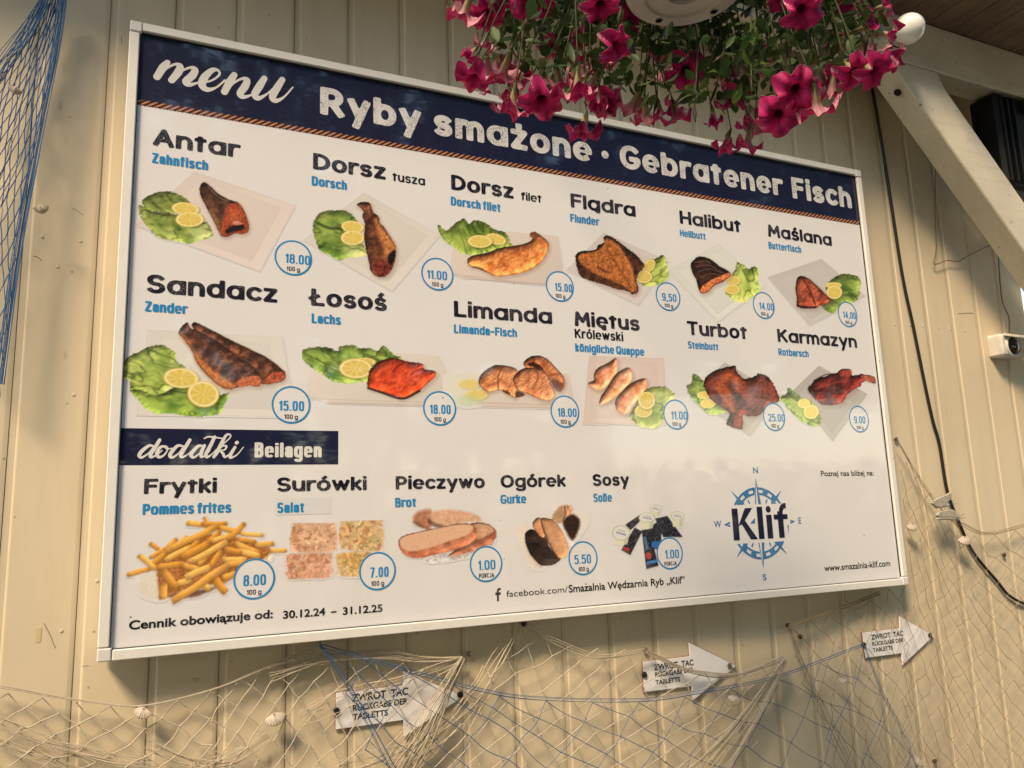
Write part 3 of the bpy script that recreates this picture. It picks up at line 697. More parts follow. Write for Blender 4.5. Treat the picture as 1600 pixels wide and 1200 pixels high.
# small print
def small(txt, x0, x1, bp, h, wt, name, mat=None, Y=L4):
    return sheet(name, builtin_text(txt, X_(x0, bp[1]), X_(x1, bp[1]), zpx(*bp), h, wt), Y, mat or M_BLACK, board)
zb = zpx(213.7, 983); h_ = zpx(213.7, 968.6)-zb
small('Cennik obowiązuje od:', 201.2, 425.8, (213.7, 982.5), h_*.98, .024, 'validity_text')
small('30.12.24', 442, 508, (445, 966.2), h_*.92, .022, 'date_text'); small('31.12.25', 535.5, 597.5, (540, 960), h_*.92, .022, 'date_text')
rect(X_(517, 955), X_(525.5, 955), zpx(520, 957.2), zpx(520, 955), L4).build('dash', M_BLACK, board)
zf = zpx(795, 933)
fx0, fx1 = X_(773.8, 930), X_(782.3, 930); fz0, fz1 = zpx(778, 938.9), zpx(778, 918.7)
u = lambda a, b: (fx0+a*(fx1-fx0), fz0+b*(fz1-fz0))
mb = MB(); mb.add([(*u(x, y)[:1], L4, u(x, y)[1]) for x, y in ((.28, 0), (.62, 0), (.62, .47), (.95, .47), (1., .66), (.62, .66), (.62, .76), (.72, .84), (1., .84), (1., 1), (.66, 1), (.36, .9), (.28, .74), (.28, .66), (0, .66), (0, .47), (.28, .47))], [tuple(range(17))])
mb.build('letter_emblem', M_BLACK, board)
small('facebook.com/', 791.2, 887, (795, 932.6), .0155, -.004, 'web_text'); small('Smażalnia Wędzarnia Ryb „Klif”', 888.5, 1070.9, (891.7, 925.3), .0185, .014, 'web_text')
small('Poznaj nas bliżej na:', 1282.7, 1365.2, (1283.8, 743.8), .0165, .010, 'web_text'); small('www.smazalnia-klif.com', 1288, 1391.7, (1290.8, 892.3), .0185, .012, 'web_text')

# compass emblem
cc = W(1186.5, 817.2, PY); ccx, ccz = cc[0], cc[2]; Rr = zpx(1181.7, 761.3)-ccz
nz = zpx(1181.7, 746.0)-ccz; sz = ccz-zpx(1193.3, 888.6); wx = ccx-X_(1130.5, 820); ex = X_(1242.3, 815)-ccx
kz0, kz1 = zpx(1147.6, 844.3), zpx(1143.3, 794.7); kx0, kx1 = X_(1144.5, 820), X_(1231.0, 815)
def tri(X, Y, P):
    d = np.full(X.shape, -9.0); n = len(P); a = sum(P[i][0]*P[(i+1) % n][1]-P[(i+1) % n][0]*P[i][1] for i in range(n)); s_ = 1 if a > 0 else -1
    for i in range(n):
        ax, ay = P[i]; bx, by = P[(i+1) % n]; L = math.hypot(bx-ax, by-ay); d = np.maximum(d, s_*((X-ax)*(by-ay)-(Y-ay)*(bx-ax))/L)
    return d
def comp(X, Y):
    x, y = X-ccx, Y-ccz; r = np.hypot(x, y); a = np.degrees(np.arctan2(y, x))
    D = np.abs(r-Rr*.895)-Rr*.105
    win = np.maximum(np.abs(r-Rr*.89)-Rr*.045, (np.abs((a-3) % 22.5-11.25)-5.2)*Rr*.0155)
    D = np.maximum(D, -win)
    for s in (1, -1):
        N = nz if s > 0 else sz
        D = np.maximum(D, -tri(x, y, [(0, s*N*1.02), (-Rr*.16, s*Rr*.35), (Rr*.16, s*Rr*.35)]))
        D = np.minimum(D, tri(x, y, [(0, s*N), (Rr*.02, s*Rr*.42), (Rr*.135, s*Rr*.42)]))
        D = np.minimum(D, np.maximum(tri(x, y, [(0, s*N), (-Rr*.12, s*Rr*.42), (Rr*.02, s*Rr*.42)]), -tri(x, y, [(0, s*N*.93), (-Rr*.09, s*Rr*.3), (Rr*.02, s*Rr*.3)])))
    for an in (45, 135, 225, 315):
        q = math.radians(an); u_ = (math.cos(q), math.sin(q)); v_ = (-u_[1], u_[0])
        D = np.minimum(D, tri(x, y, [(u_[0]*Rr*1.3, u_[1]*Rr*1.3), (u_[0]*Rr*.85+v_[0]*Rr*.05, u_[1]*Rr*.85+v_[1]*Rr*.05), (u_[0]*Rr*.85-v_[0]*Rr*.05, u_[1]*Rr*.85-v_[1]*Rr*.05)]))
        D = np.minimum(D, tri(x, y, [(u_[0]*Rr*.62, u_[1]*Rr*.62), (u_[0]*Rr*.85+v_[0]*Rr*.10, u_[1]*Rr*.85+v_[1]*Rr*.10), (u_[0]*Rr*.85-v_[0]*Rr*.10, u_[1]*Rr*.85-v_[1]*Rr*.10)]))
    for an in (62, 118, 242, 298):
        q = math.radians(an); u_ = (math.cos(q), math.sin(q)); D = np.minimum(D, seg_field(x, y, [[(u_[0]*Rr*.62, u_[1]*Rr*.62), (u_[0]*Rr*.73, u_[1]*Rr*.73)]], Rr*.022))
    m = .010
    D = np.maximum(D, -np.maximum(np.maximum(X-(kx1+m), kx0-m-X), np.maximum(Y-(kz1+m), kz0-m-Y)))
    D = np.minimum(D, np.maximum(tri(x, y, [(-wx, 0), (-wx*.82, Rr*.075), (-wx*.82, -Rr*.075)]), -tri(x, y, [(-wx*.93, -.0), (-wx*.8, Rr*.02), (-wx*.8, -Rr*.02)])))
    D = np.minimum(D, np.maximum(tri(x, y, [(ex, 0), (ex*.86, Rr*.06), (ex*.86, -Rr*.06)]), -tri(x, y, [(ex*.95, 0), (ex*.84, Rr*.015), (ex*.84, -Rr*.015)])))
    kk = kz1-kz0
    D = np.minimum(D, tri(X, Y, [(kx0+.40*(kx1-kx0), kz0+.68*kk), (kx0+.40*(kx1-kx0), kz0+.50*kk), (kx0+.31*(kx1-kx0), kz0+.50*kk)]))
    D = np.minimum(D, tri(X, Y, [(kx0+.985*(kx1-kx0), kz0+.40*kk), (kx0+1.01*(kx1-kx0), kz0+.40*kk), (kx0+.985*(kx1-kx0), kz0+.08*kk)]))
    return D
logo = sheet('compass_emblem', field(comp, ccx-.13, ccx+.13, ccz-.18, ccz+.18, .0011), L3, M_LOGO, board)
for ch, px0, px1, b, t_ in (('N', 1176.8, 1184.4, (1180.5, 739.4), (1180.5, 729.6)), ('W', 1115.7, 1127.2, (1121, 823.8), (1121, 813.3)), ('E', 1247.7, 1251.8, (1249, 818), (1249, 808)), ('S', 1191.8, 1197.8, (1194, 906.5), (1194, 896.7))):
    sheet('compass_letter', builtin_text(ch, X_(px0, b[1]), X_(px1, b[1]), zpx(*b), zpx(*t_)-zpx(*b), .018), L3, M_LOGO, logo)
kk = kz1-kz0; KW = kx1-kx0
def klif(X, Y):
    x = (X-kx0)/KW; y = (Y-kz0)/kk; asp = KW/kk
    B = lambda a, b, c, d: np.maximum(np.maximum(a-x, x-b)*asp, np.maximum(c-y, y-d))
    D = B(0, .105, 0, 1); xa = x*asp
    D = np.minimum(D, tri(xa, y, [(q*asp, r) for q, r in ((.10, .44), (.235, 1.0), (.365, 1.0), (.185, .52))]))
    D = np.minimum(D, tri(xa, y, [(q*asp, r) for q, r in ((.13, .60), (.205, .66), (.425, 0), (.30, 0))]))
    D = np.minimum(D, B(.445, .545, 0, 1.03)); D = np.minimum(D, B(.605, .705, 0, .76))
    D = np.minimum(D, np.hypot((x-.655)*asp, y-.94)-.105)
    D = np.minimum(D, B(.815, .915, 0, .86)); D = np.minimum(D, B(.745, 1.0, .60, .76))
    r = np.hypot((x-.965)*asp, y-.86); D = np.minimum(D, np.maximum(np.abs(r-.18)-.085, np.maximum(.86-y, (x-.985)*asp)))
    return D
sheet('logo_lettering', field(klif, kx0-.004, kx1+.004, kz0-.004, kz1+.03, .0010), L4, M_NAVYB, logo)
# ------------------------------------------------------------------ the printed food photographs: each one a flat colour print, painted point by point
def seen2alb(c, white):
    return np.clip(s2l(c)/s2l(white)*.80, 0, 1)
_pl = 0
class Print:
    def __init__(s, name, box, white=(222, 212, 192), cell=.0019, label=None):
        s.name = name; s.label = label; s.white = np.array(white, float)
        c = [W(x, y, PY) for x, y in ((box[0], box[1]), (box[2], box[1]), (box[2], box[3]), (box[0], box[3]))]
        x0, x1 = min(q[0] for q in c), max(q[0] for q in c); z0, z1 = min(q[2] for q in c), max(q[2] for q in c)
        x0 = max(x0, BL+.0225)
        s.xs = np.arange(x0, x1, cell); s.zs = np.arange(z0, z1, cell); s.X, s.Z = np.meshgrid(s.xs, s.zs)
        P = np.stack([s.X, np.full_like(s.X, PY), s.Z], -1); s.u, s.v = proj(P)
        s.rgb = np.ones(s.X.shape+(3,))*s.white; s.a = np.zeros(s.X.shape); s.k = lambda p: p
    def crop(s, ox, oy, sc): s.ox, s.oy, s.sc = ox, oy, sc; s.lu = (s.u-ox)*sc; s.lv = (s.v-oy)*sc
    def sd(s, pts, smooth=6, wob=0., seed=0):
        P = np.asarray(pts, float)
        if smooth: P = spline(P, smooth, closed=True)
        x, y = s.lu, s.lv
        if wob: x = x+(fbm(x/14, y/14, seed)-.5)*wob*2; y = y+(fbm(x/14, y/14, seed+5)-.5)*wob*2
        D = np.full(x.shape, 1e9); ins = np.zeros(x.shape, bool); n = len(P)
        for i in range(n):
            ax, ay = P[i]; bx, by = P[(i+1) % n]; ex, ey = bx-ax, by-ay; L2 = ex*ex+ey*ey+1e-9
            t = np.clip(((x-ax)*ex+(y-ay)*ey)/L2, 0, 1); np.minimum(D, (x-ax-t*ex)**2+(y-ay-t*ey)**2, out=D)
            if ay != by: ins ^= ((ay > y) != (by > y)) & (x < ex*(y-ay)/(by-ay)+ax)
        return np.where(ins, -1, 1)*np.sqrt(D)
    def lay(s, m, col):
        col = np.asarray(col, float); m3 = m[..., None]; s.rgb = s.rgb*(1-m3)+col*m3; s.a = np.maximum(s.a, m)
    def fill(s, pts, col, soft=3., smooth=6, wob=0., seed=0, op=1.):
        d = s.sd(pts, smooth, wob, seed); s.lay(ss(soft, -soft, d)*op, col); return d
    def dome(s, d, depth, rough=0., rs=12., seed=1, gain=1., light=(-.5, -.75)):
        """light and dark of the photographed, rounded food; returns a multiplier"""
        t = np.clip(-d/depth, 0, 1); h = np.sqrt(1-(1-t)**2)*depth*.8
        if rough: h = h+(fbm(s.lu/(rs*2.6), s.lv/(rs*2.6), seed, 2)-.5)*rough*.30
        pu = (s.lu[0, -1]-s.lu[0, 0])/(s.lu.shape[1]-1)+1e-9; pv = (s.lv[-1, 0]-s.lv[0, 0])/(s.lv.shape[0]-1)+1e-9
        gy, gx = np.gradient(h); gx = gx/pu; gy = gy/pv
        return 1+gain*np.clip((gx*light[0]*-1+gy*light[1]*-1)*-1/np.sqrt(1+gx*gx+gy*gy), -.75, .6)
    def plate(s, pts, col=(228, 214, 190), rim=True, lip=None, shade=1., fade=None):
        c = np.asarray(col, float)*.985; d = s.sd(pts, 0); g = (s.lu-s.lu.min())/np.ptp(s.lu)+(s.lv-s.lv.min())/np.ptp(s.lv)
        m = ss(3, -3, d)
        if fade is not None: m = m*ss(fade[0], fade[1], s.lu)
        s.lay(m, c*(1.03-.05*g[..., None]))
        if rim:
            P_ = np.asarray(pts, float); ce = P_.mean(0); di = s.sd(ce+(P_-ce)*.80, 0); mi = ss(9, -9, di)*m
            an = np.arctan2(s.lv-ce[1], s.lu-ce[0]); s.lay(m*(1-mi)*.8, c*(1.0+.035*np.sin(an+.6))[..., None]); s.lay(mi*.9, c*(1.015-.03*g[..., None])); s.lay(ss(9, 0, np.abs(di))*.30*m, c*.92); s.lay(ss(5, 0, np.abs(d+3))*.5*m, c*.90)
        if False: s.lay(ss(14, 3, np.abs(d+26))*.22*m, c*.90); s.lay(ss(7, 0, np.abs(d+4))*.35*m, c*.93)
    def shadow(s, pts, off=(10, 16), soft=30, op=.35, col=(140, 105, 80)):
        P = np.asarray(pts, float)+np.asarray(off); d = s.sd(P, 5); s.lay(ss(soft, -soft*.5, d)*op*(s.a > .5), col)
    def lettuce(s, pts, seed=0, dark=(96, 122, 44), light=(196, 204, 100), pale=None, wob=9., axis=(1, .4)):
        d = s.sd(pts, 6, wob, seed); m = ss(3, -3, d)
        ax = np.array(axis, float); ax /= np.hypot(*ax); q = s.lu*ax[0]+s.lv*ax[1]; r = -s.lu*ax[1]+s.lv*ax[0]
        wq = q+60*fbm(q/120, r/60, seed+3); n = fbm(wq/90, r/30+fbm(q/70, r/70, seed+8)*3, seed+1, 2); n2 = fbm(s.lu/130, s.lv/130, seed+2, 3)
        fold = np.abs(fbm(q/190, r/75, seed+4, 3)-.5)*2
        t = np.clip((n-.5)*1.3+(n2-.5)*1.4+.62+.22*fold, 0, 1)
        c = np.asarray(dark, float)*(1-t[..., None])+np.asarray(light, float)*t[..., None]
        if pale is not None:
            f = ss(pale[2], 0, np.hypot(s.lu-pale[0], s.lv-pale[1]))[..., None]; c = c*(1-.75*f)+np.array((212, 212, 132.))*f*.75
        c = c*(1-.34*ss(.13, 0., fold)[..., None])
        c = c*np.clip(s.dome(d, 52, 13, 46, seed+6, .65), .5, 1.3)[..., None]
        s.lay(m, np.clip(c, 20, 250))
    def lemon(s, cx, cy, rx, ry, tilt=0., op=1., star=1.):
        t = math.radians(tilt); x = s.lu-cx; y = s.lv-cy; X = (x*math.cos(t)+y*math.sin(t))/rx; Y = (-x*math.sin(t)+y*math.cos(t))/ry
        r = np.hypot(X, Y); e = 3.2/min(rx, ry); a = np.arctan2(Y, X)
        s.lay(ss(1.16, 1.0, np.hypot(X-.06, Y-.12))*.30*op, (90, 90, 30))
        s.lay(ss(1+e, 1-e, r)*op, (232, 190, 74)); s.lay(ss(.93+e, .93-e, r)*op, (240, 222, 160))
        pulp = np.stack([222+6*np.cos(a*9), 190+7*np.cos(a*9), 88+10*np.cos(a*9)], -1)*(1+.12*(fbm(a*6, r*3, 4)[..., None]-.5))
        s.lay(ss(.82+e, .82-e, r)*op, pulp); s.lay(ss(.10, .02, r)*.7*op*star, (244, 232, 190))
    def fish(s, pts, col, col2=None, seed=0, depth=60, rough=26, rs=11, wob=4., gain=.9, smooth=5, mott=.5, edge=.45):
        s.shadow(pts); d = s.sd(pts, smooth, wob, seed); m = ss(3, -2, d)
        c = np.asarray(col, float); c2 = np.asarray(col2 if col2 is not None else c*.55, float)
        n = fbm(s.lu/44, s.lv/44, seed, 3); n3 = fbm(s.lu/8, s.lv/8, seed+9, 2); t = np.clip((n-.5)*2.4*mott*2+(n3-.5)*.35+.58, 0, 1)[..., None]
        cc = c*t+c2*(1-t); cc = cc*1.10*np.clip(s.dome(d, depth, rough, rs, seed+2, gain), .3, 1.6)[..., None]
        cc = cc*(1-edge*ss(-16, 0, d)[..., None])
        s.lay(m, np.clip(cc, 8, 250)); return d
    def patch(s, pts, col, soft=8, seed=0, op=1., wob=5., mott=.5, smooth=5):
        d = s.sd(pts, smooth, wob, seed); n = (fbm(s.lu/12, s.lv/12, seed, 4)-.5)[..., None]*2*mott
        s.lay(ss(soft, -soft, d)*op, np.clip(np.asarray(col, float)*(1+n), 6, 250)); return d
    def stroke(s, pts, w_, col, op=1., soft=2.):
        D = np.full(s.lu.shape, 1e9); P = spline(pts, 5) if len(pts) > 2 else np.asarray(pts, float)
        for a, b in zip(P[:-1], P[1:]):
            e = b-a; L2 = (e**2).sum()+1e-9; t = np.clip(((s.lu-a[0])*e[0]+(s.lv-a[1])*e[1])/L2, 0, 1); np.minimum(D, np.hypot(s.lu-a[0]-t*e[0], s.lv-a[1]-t*e[1]), out=D)
        s.lay(ss(w_/2+soft, w_/2-soft, D)*op, col); return D
    def done(s, Y=None):
        global _pl; _pl = (_pl+1) % 4; Y = L2_-.000025*_pl
        A = np.where(s.a > .004, s.a, 0); ny, nx = A.shape
        keep = (A[:-1, :-1]+A[1:, :-1]+A[:-1, 1:]+A[1:, 1:]) > 0
        idx = np.arange(nx*ny).reshape(ny, nx); q = np.stack([idx[:-1, :-1], idx[:-1, 1:], idx[1:, 1:], idx[1:, :-1]], -1)[keep]
        us, inv = np.unique(q.ravel(), return_inverse=True); q = inv.reshape(-1, 4)
        V = np.stack([s.X.ravel()[us], np.full(len(us), Y), s.Z.ravel()[us]], -1)
        C = seen2alb(s.rgb.reshape(-1, 3)[us], s.white)*np.array((1, .9775, .965))
        mb = MB(); mb.v.append(V); mb.f = [tuple(r) for r in q.tolist()]; mb.n = len(V); mb.c.append(C); mb.hasc = True
        o = mb.build('dish_picture', M_PIC, board)
        if s.label: o['label'] = s.label
        return o
    def grain(s, amt=.05):
        s.rgb = s.rgb*(1+amt*(fbm(s.lu/5, s.lv/5, 77, 2)[..., None]-.5)*(s.a > .02)[..., None])

# 1 fried tail piece
P = Print('a', (205, 262, 465, 428)); P.crop(180, 180, 5.333)
P.plate([(660, 470), (1500, 755), (1205, 1300), (170, 915)], (224, 205, 180))
P.lettuce([(220, 720), (300, 660), (420, 634), (520, 655), (620, 720), (640, 780), (560, 800), (500, 818), (400, 812), (280, 800)], 1, (74, 92, 34), (150, 158, 72))
P.lettuce([(195, 750), (240, 765), (320, 805), (440, 815), (540, 840), (660, 900), (760, 890), (812, 980), (800, 1015), (720, 1040), (620, 1070), (500, 1050), (360, 1020), (280, 940), (210, 850)], 2, (84, 106, 38), (176, 182, 88), pale=(730, 980, 170))
P.lemon(585, 780, 115, 52, 6); P.lemon(620, 870, 118, 62, 0)
f = [(735, 560), (790, 590), (860, 655), (950, 705), (1025, 730), (1075, 800), (1112, 900), (1108, 965), (1060, 990), (1000, 985), (940, 1012), (885, 1008), (855, 950), (815, 870), (755, 760), (708, 660), (705, 600)]
d = P.fish(f, (104, 66, 42), (48, 30, 22), 3, 70); P.patch([(790, 800), (850, 850), (885, 960), (880, 1005), (850, 950)], (160, 112, 60), 14, op=.7)
P.patch([(925, 765), (965, 735), (1030, 735), (1075, 805), (1108, 900), (1104, 965), (1050, 985), (985, 980), (935, 1005), (890, 995), (880, 930), (905, 850)], (158, 66, 36), 8, 5)
P.patch([(940, 800), (1000, 770), (1050, 820), (1060, 890), (1000, 900), (950, 900)], (190, 92, 48), 26, 8, .6)
P.patch([(918, 960), (960, 930), (1010, 915), (1065, 915), (1082, 940), (1040, 962), (970, 975), (930, 990)], (30, 16, 14), 7, 6); P.patch([(980, 890), (1010, 880), (1060, 905), (1000, 915)], (206, 140, 110), 5, op=.8)
P.stroke([(770, 590), (860, 680), (950, 720)], 8, (150, 120, 90), .6); P.done()
# 2 cod body
P = Print('b', (472, 298, 690, 458)); P.crop(450, 220, 4.615)
P.plate([(545, 375), (1095, 680), (750, 1085), (115, 715)], (222, 208, 182))
P.lettuce([(180, 650), (182, 590), (205, 545), (250, 512), (340, 503), (420, 510), (480, 550), (505, 600), (540, 740), (570, 800), (535, 835), (450, 842), (370, 862), (300, 825), (225, 785), (200, 720)], 5, (84, 112, 36), (158, 172, 74), pale=(500, 800, 150))
P.stroke([(208, 590), (290, 628), (390, 636)], 20, (44, 62, 20), .8, 8); P.lemon(465, 620, 82, 43, 5); P.lemon(465, 700, 85, 53, 0)
f = [(495, 458), (535, 443), (590, 450), (602, 490), (620, 520), (652, 545), (662, 590), (690, 620), (735, 690), (776, 760), (778, 805), (770, 870), (742, 940), (705, 972), (660, 984), (618, 965), (594, 930), (584, 880), (562, 780), (550, 690), (555, 600), (540, 560), (536, 530), (545, 520), (530, 490)]
P.fish(f, (128, 72, 42), (70, 36, 24), 11, 80); P.patch([(622, 560), (690, 640), (750, 720), (776, 765), (745, 795), (705, 830), (672, 730), (640, 640)], (206, 130, 66), 22, 12, .85)
P.patch([(722, 830), (760, 790), (776, 805), (766, 870), (735, 905), (720, 870)], (30, 16, 14), 6); P.patch([(615, 900), (680, 855), (735, 900), (742, 930), (705, 972), (650, 978)], (112, 46, 32), 10, 14, mott=.9)
P.stroke([(590, 470), (620, 620), (640, 760)], 6, (70, 34, 22), .6); P.done()
# 3 cod fillet
P = Print('c', (682, 338, 884, 448)); P.crop(670, 260, 5.454)
P.plate([(215, 640), (690, 555), (1105, 595), (1145, 880), (1000, 1008), (290, 942), (165, 915)], (224, 204, 176), rim=False)
P.stroke([(165, 918), (290, 930), (1000, 1000), (1140, 885)], 9, (196, 172, 142), .8); P.stroke([(290, 948), (1000, 1012)], 7, (170, 140, 112), .7)
P.lettuce([(80, 498), (150, 545), (230, 480), (300, 446), (345, 490), (382, 460), (440, 468), (510, 500), (560, 540), (640, 558), (682, 605), (692, 650), (712, 682), (600, 705), (500, 730), (380, 756), (280, 740), (200, 680), (130, 630), (95, 580)], 21, (78, 104, 34), (164, 176, 74), axis=(.4, 1))
P.stroke([(370, 500), (400, 560), (450, 590)], 22, (50, 70, 24), .6, 8); P.lemon(570, 620, 90, 45, 15); P.lemon(435, 640, 105, 54, 2)
f = [(328, 800), (360, 765), (420, 750), (500, 735), (590, 700), (680, 682), (780, 668), (850, 645), (890, 612), (865, 592), (868, 566), (910, 562), (965, 600), (1008, 635), (1022, 685), (1000, 752), (950, 822), (880, 872), (780, 912), (700, 924), (600, 938), (540, 928), (470, 885), (420, 862), (345, 845)]
P.fish(f, (222, 138, 70), (176, 92, 40), 22, 70, 20, 8); P.patch([(865, 592), (868, 566), (910, 562), (950, 590), (900, 612)], (110, 64, 38), 8, 3, .9)
P.patch([(360, 855), (440, 868), (500, 905), (430, 880)], (70, 34, 18), 6, op=.8); P.stroke([(900, 620), (960, 660), (980, 720)], 30, (150, 74, 34), .35, 20); P.stroke([(560, 880), (640, 780), (760, 720)], 10, (150, 78, 36), .5, 6); P.done()
# 4 flounder
P = Print('d', (882, 360, 1052, 478)); P.crop(870, 280, 5.452)
P.plate([(400, 455), (960, 705), (695, 1075), (80, 775)], (216, 200, 178))
P.lettuce([(690, 800), (760, 735), (830, 680), (910, 648), (932, 700), (946, 760), (952, 830), (900, 885), (800, 912), (720, 895)], 31, (104, 126, 42), (196, 202, 96), axis=(1, -.6))
P.lemon(785, 740, 66, 44, -50); P.lemon(742, 832, 70, 54, 0)
f = [(400, 490), (450, 484), (520, 528), (600, 590), (680, 650), (722, 700), (746, 742), (705, 790), (680, 860), (692, 950), (650, 980), (600, 952), (500, 932), (380, 892), (280, 862), (200, 822), (170, 740), (158, 660), (190, 618), (260, 610), (330, 600), (352, 560), (402, 540)]
P.fish(f, (78, 44, 24), (34, 20, 14), 33, 40, 30, 6, wob=8)
P.patch([(195, 640), (320, 618), (400, 560), (418, 505), (500, 545), (580, 640), (640, 740), (664, 860), (684, 940), (640, 962), (560, 905), (440, 852), (320, 800), (235, 740), (185, 690)], (180, 102, 46), 10, 34, .95, 8, .55)
P.stroke([(430, 600), (520, 740), (640, 930)], 9, (112, 56, 26), .7, 5); P.stroke([(520, 560), (590, 690), (640, 820)], 12, (214, 142, 74), .5, 8); P.stroke([(350, 750), (420, 790)], 22, (80, 36, 20), .7, 8); P.done()
# 5 halibut steak
P = Print('e', (1042, 378, 1200, 506)); P.crop(1040, 310, 4.706)
P.plate([(385, 335), (740, 640), (385, 905), (20, 530)], (224, 216, 190))
P.lettuce([(440, 700), (470, 640), (480, 570), (518, 510), (525, 468), (570, 490), (610, 520), (650, 498), (686, 530), (680, 600), (690, 680), (640, 722), (570, 768), (510, 752), (470, 730)], 41, (122, 148, 48), (204, 212, 104), axis=(.5, 1)); P.lemon(500, 603, 50, 33); P.lemon(492, 670, 55, 36)
f = [(183, 492), (200, 458), (250, 428), (322, 445), (400, 500), (474, 545), (472, 572), (420, 612), (350, 645), (320, 682), (270, 698), (245, 670), (225, 600), (198, 550)]
P.fish(f, (62, 34, 24), (30, 18, 16), 42, 50)
for a in ((212, 470, 300, 462, 330, 480), (225, 505, 310, 490, 375, 520), (240, 540, 320, 520, 420, 545), (255, 580, 330, 555, 400, 565)): P.stroke([a[0:2], a[2:4], a[4:6]], 5, (150, 108, 84), .6)
P.patch([(255, 690), (265, 650), (330, 602), (420, 562), (474, 546), (472, 575), (412, 612), (346, 646), (320, 682), (278, 698)], (210, 116, 62), 6, 44); P.stroke([(262, 692), (300, 690), (350, 646), (470, 574)], 6, (70, 34, 22), .6); P.done()
# 6 butterfish
P = Print('f', (1197, 402, 1354, 512)); P.crop(1040, 310, 4.706)
P.plate([(1145, 445), (1470, 720), (1060, 935), (750, 580)], (202, 192, 170))
P.lettuce([(1180, 650), (1230, 590), (1290, 558), (1360, 558), (1422, 580), (1432, 640), (1420, 720), (1380, 762), (1280, 800), (1220, 848), (1145, 790), (1200, 755)], 51, (70, 96, 36), (150, 166, 72)); P.lemon(1235, 640, 58, 24); P.lemon(1240, 690, 58, 50)
f = [(968, 588), (990, 572), (1030, 580), (1060, 595), (1120, 650), (1185, 715), (1212, 745), (1190, 772), (1130, 786), (1110, 802), (1040, 804), (968, 792), (964, 730), (954, 660)]
P.fish(f, (176, 84, 52), (104, 44, 28), 52, 46, 18, 8); P.stroke([(1005, 585), (1060, 680), (1100, 780)], 12, (74, 28, 18), .8, 5); P.patch([(968, 780), (1040, 796), (1110, 794), (1100, 808), (1030, 810), (970, 798)], (40, 20, 14), 5); P.done()
# 7 pike-perch
P = Print('g', (186, 500, 462, 658)); P.crop(180, 410, 4.6156)
P.plate([(235, 485), (1205, 540), (1300, 1120), (155, 1100)], (224, 212, 186))
f2 = [(568, 430), (620, 450), (720, 500), (850, 568), (980, 630), (1100, 690), (1190, 760), (1226, 800), (1212, 852), (1140, 872), (1050, 872), (1000, 770), (900, 690), (780, 610), (640, 530), (556, 470)]
f1 = [(515, 434), (545, 472), (600, 498), (700, 548), (780, 600), (900, 690), (1000, 760), (1046, 820), (1040, 892), (970, 888), (880, 902), (820, 916), (740, 882), (650, 802), (590, 722), (550, 632), (500, 560), (458, 500)]
def striped(f, seed, belly):
    d = P.fish(f, (128, 76, 48), (62, 34, 24), seed, 70, 22, 9)
    q = P.lu*.8+P.lv*.6; r = -P.lu*.6+P.lv*.8
    st = ss(.45, .85, np.sin(q/15+fbm(P.lu/40, P.lv/40, seed)*7)*.5+.5)*ss(-6, -24, d)
    P.lay(st*.55, (48, 26, 18))
    if belly is not None: P.patch(belly, (206, 122, 58), 22, seed+1, .9, 8, .4)
    P.lay(ss(2, -2, d)*ss(-14, -2, d)*.5, (70, 34, 20))
striped(f2, 61, None); P.patch([(1130, 800), (1222, 795), (1210, 850), (1130, 872), (1070, 868)], (176, 84, 52), 10, 65)
striped(f1, 62, [(462, 505), (520, 560), (590, 660), (700, 770), (800, 840), (860, 880), (820, 912), (740, 880), (650, 800), (590, 720), (545, 632), (498, 560)])
P.patch([(880, 860), (960, 825), (1040, 825), (1038, 890), (970, 885), (900, 900)], (196, 104, 62), 10, 66)
P.lettuce([(62, 780), (70, 700), (160, 650), (220, 618), (320, 594), (390, 618), (432, 660), (446, 720), (500, 750), (520, 840), (400, 900), (300, 1000), (170, 930), (110, 922), (100, 850), (58, 842)], 63, (104, 128, 40), (196, 204, 96))
P.lettuce([(110, 920), (200, 925), (300, 960), (420, 905), (520, 895), (640, 985), (780, 950), (818, 945), (785, 1025), (740, 1100), (560, 1112), (400, 1090), (300, 1092), (200, 1040), (162, 990)], 64, (82, 112, 36), (166, 184, 74), axis=(1, .1))
P.lemon(475, 835, 128, 72, 4); P.lemon(635, 950, 115, 94, 10); P.done()
# 8 salmon
P = Print('h', (472, 536, 722, 640)); P.crop(460, 430, 4.8)
P.plate([(115, 690), (750, 580), (1075, 600), (1240, 905), (1225, 985), (250, 955), (85, 900)], (226, 210, 182), rim=False)
P.stroke([(90, 900), (240, 930), (1235, 960)], 10, (204, 182, 152), .8, 4); P.stroke([(250, 958), (1200, 985)], 10, (168, 144, 116), .6, 5); P.stroke([(1075, 610), (1140, 730), (1225, 900)], 10, (206, 188, 160), .7, 6)
P.lettuce([(48, 580), (100, 545), (180, 538), (260, 545), (328, 570), (335, 538), (400, 524), (460, 530), (490, 550), (560, 543), (620, 570), (660, 533), (700, 550), (750, 600), (805, 620), (720, 720), (600, 790), (480, 803), (380, 812), (280, 790), (200, 740), (120, 690), (70, 640)], 71, (72, 108, 36), (172, 190, 84), axis=(1, .5))
P.stroke([(70, 585), (200, 650), (340, 700)], 12, (60, 88, 28), .6, 6); P.lemon(520, 650, 90, 30); P.lemon(460, 700, 125, 74, 2)
f = [(556, 760), (562, 720), (585, 690), (640, 645), (740, 620), (850, 650), (960, 664), (968, 700), (1052, 720), (1056, 755), (1000, 812), (940, 862), (820, 922), (760, 906), (660, 876), (552, 840)]
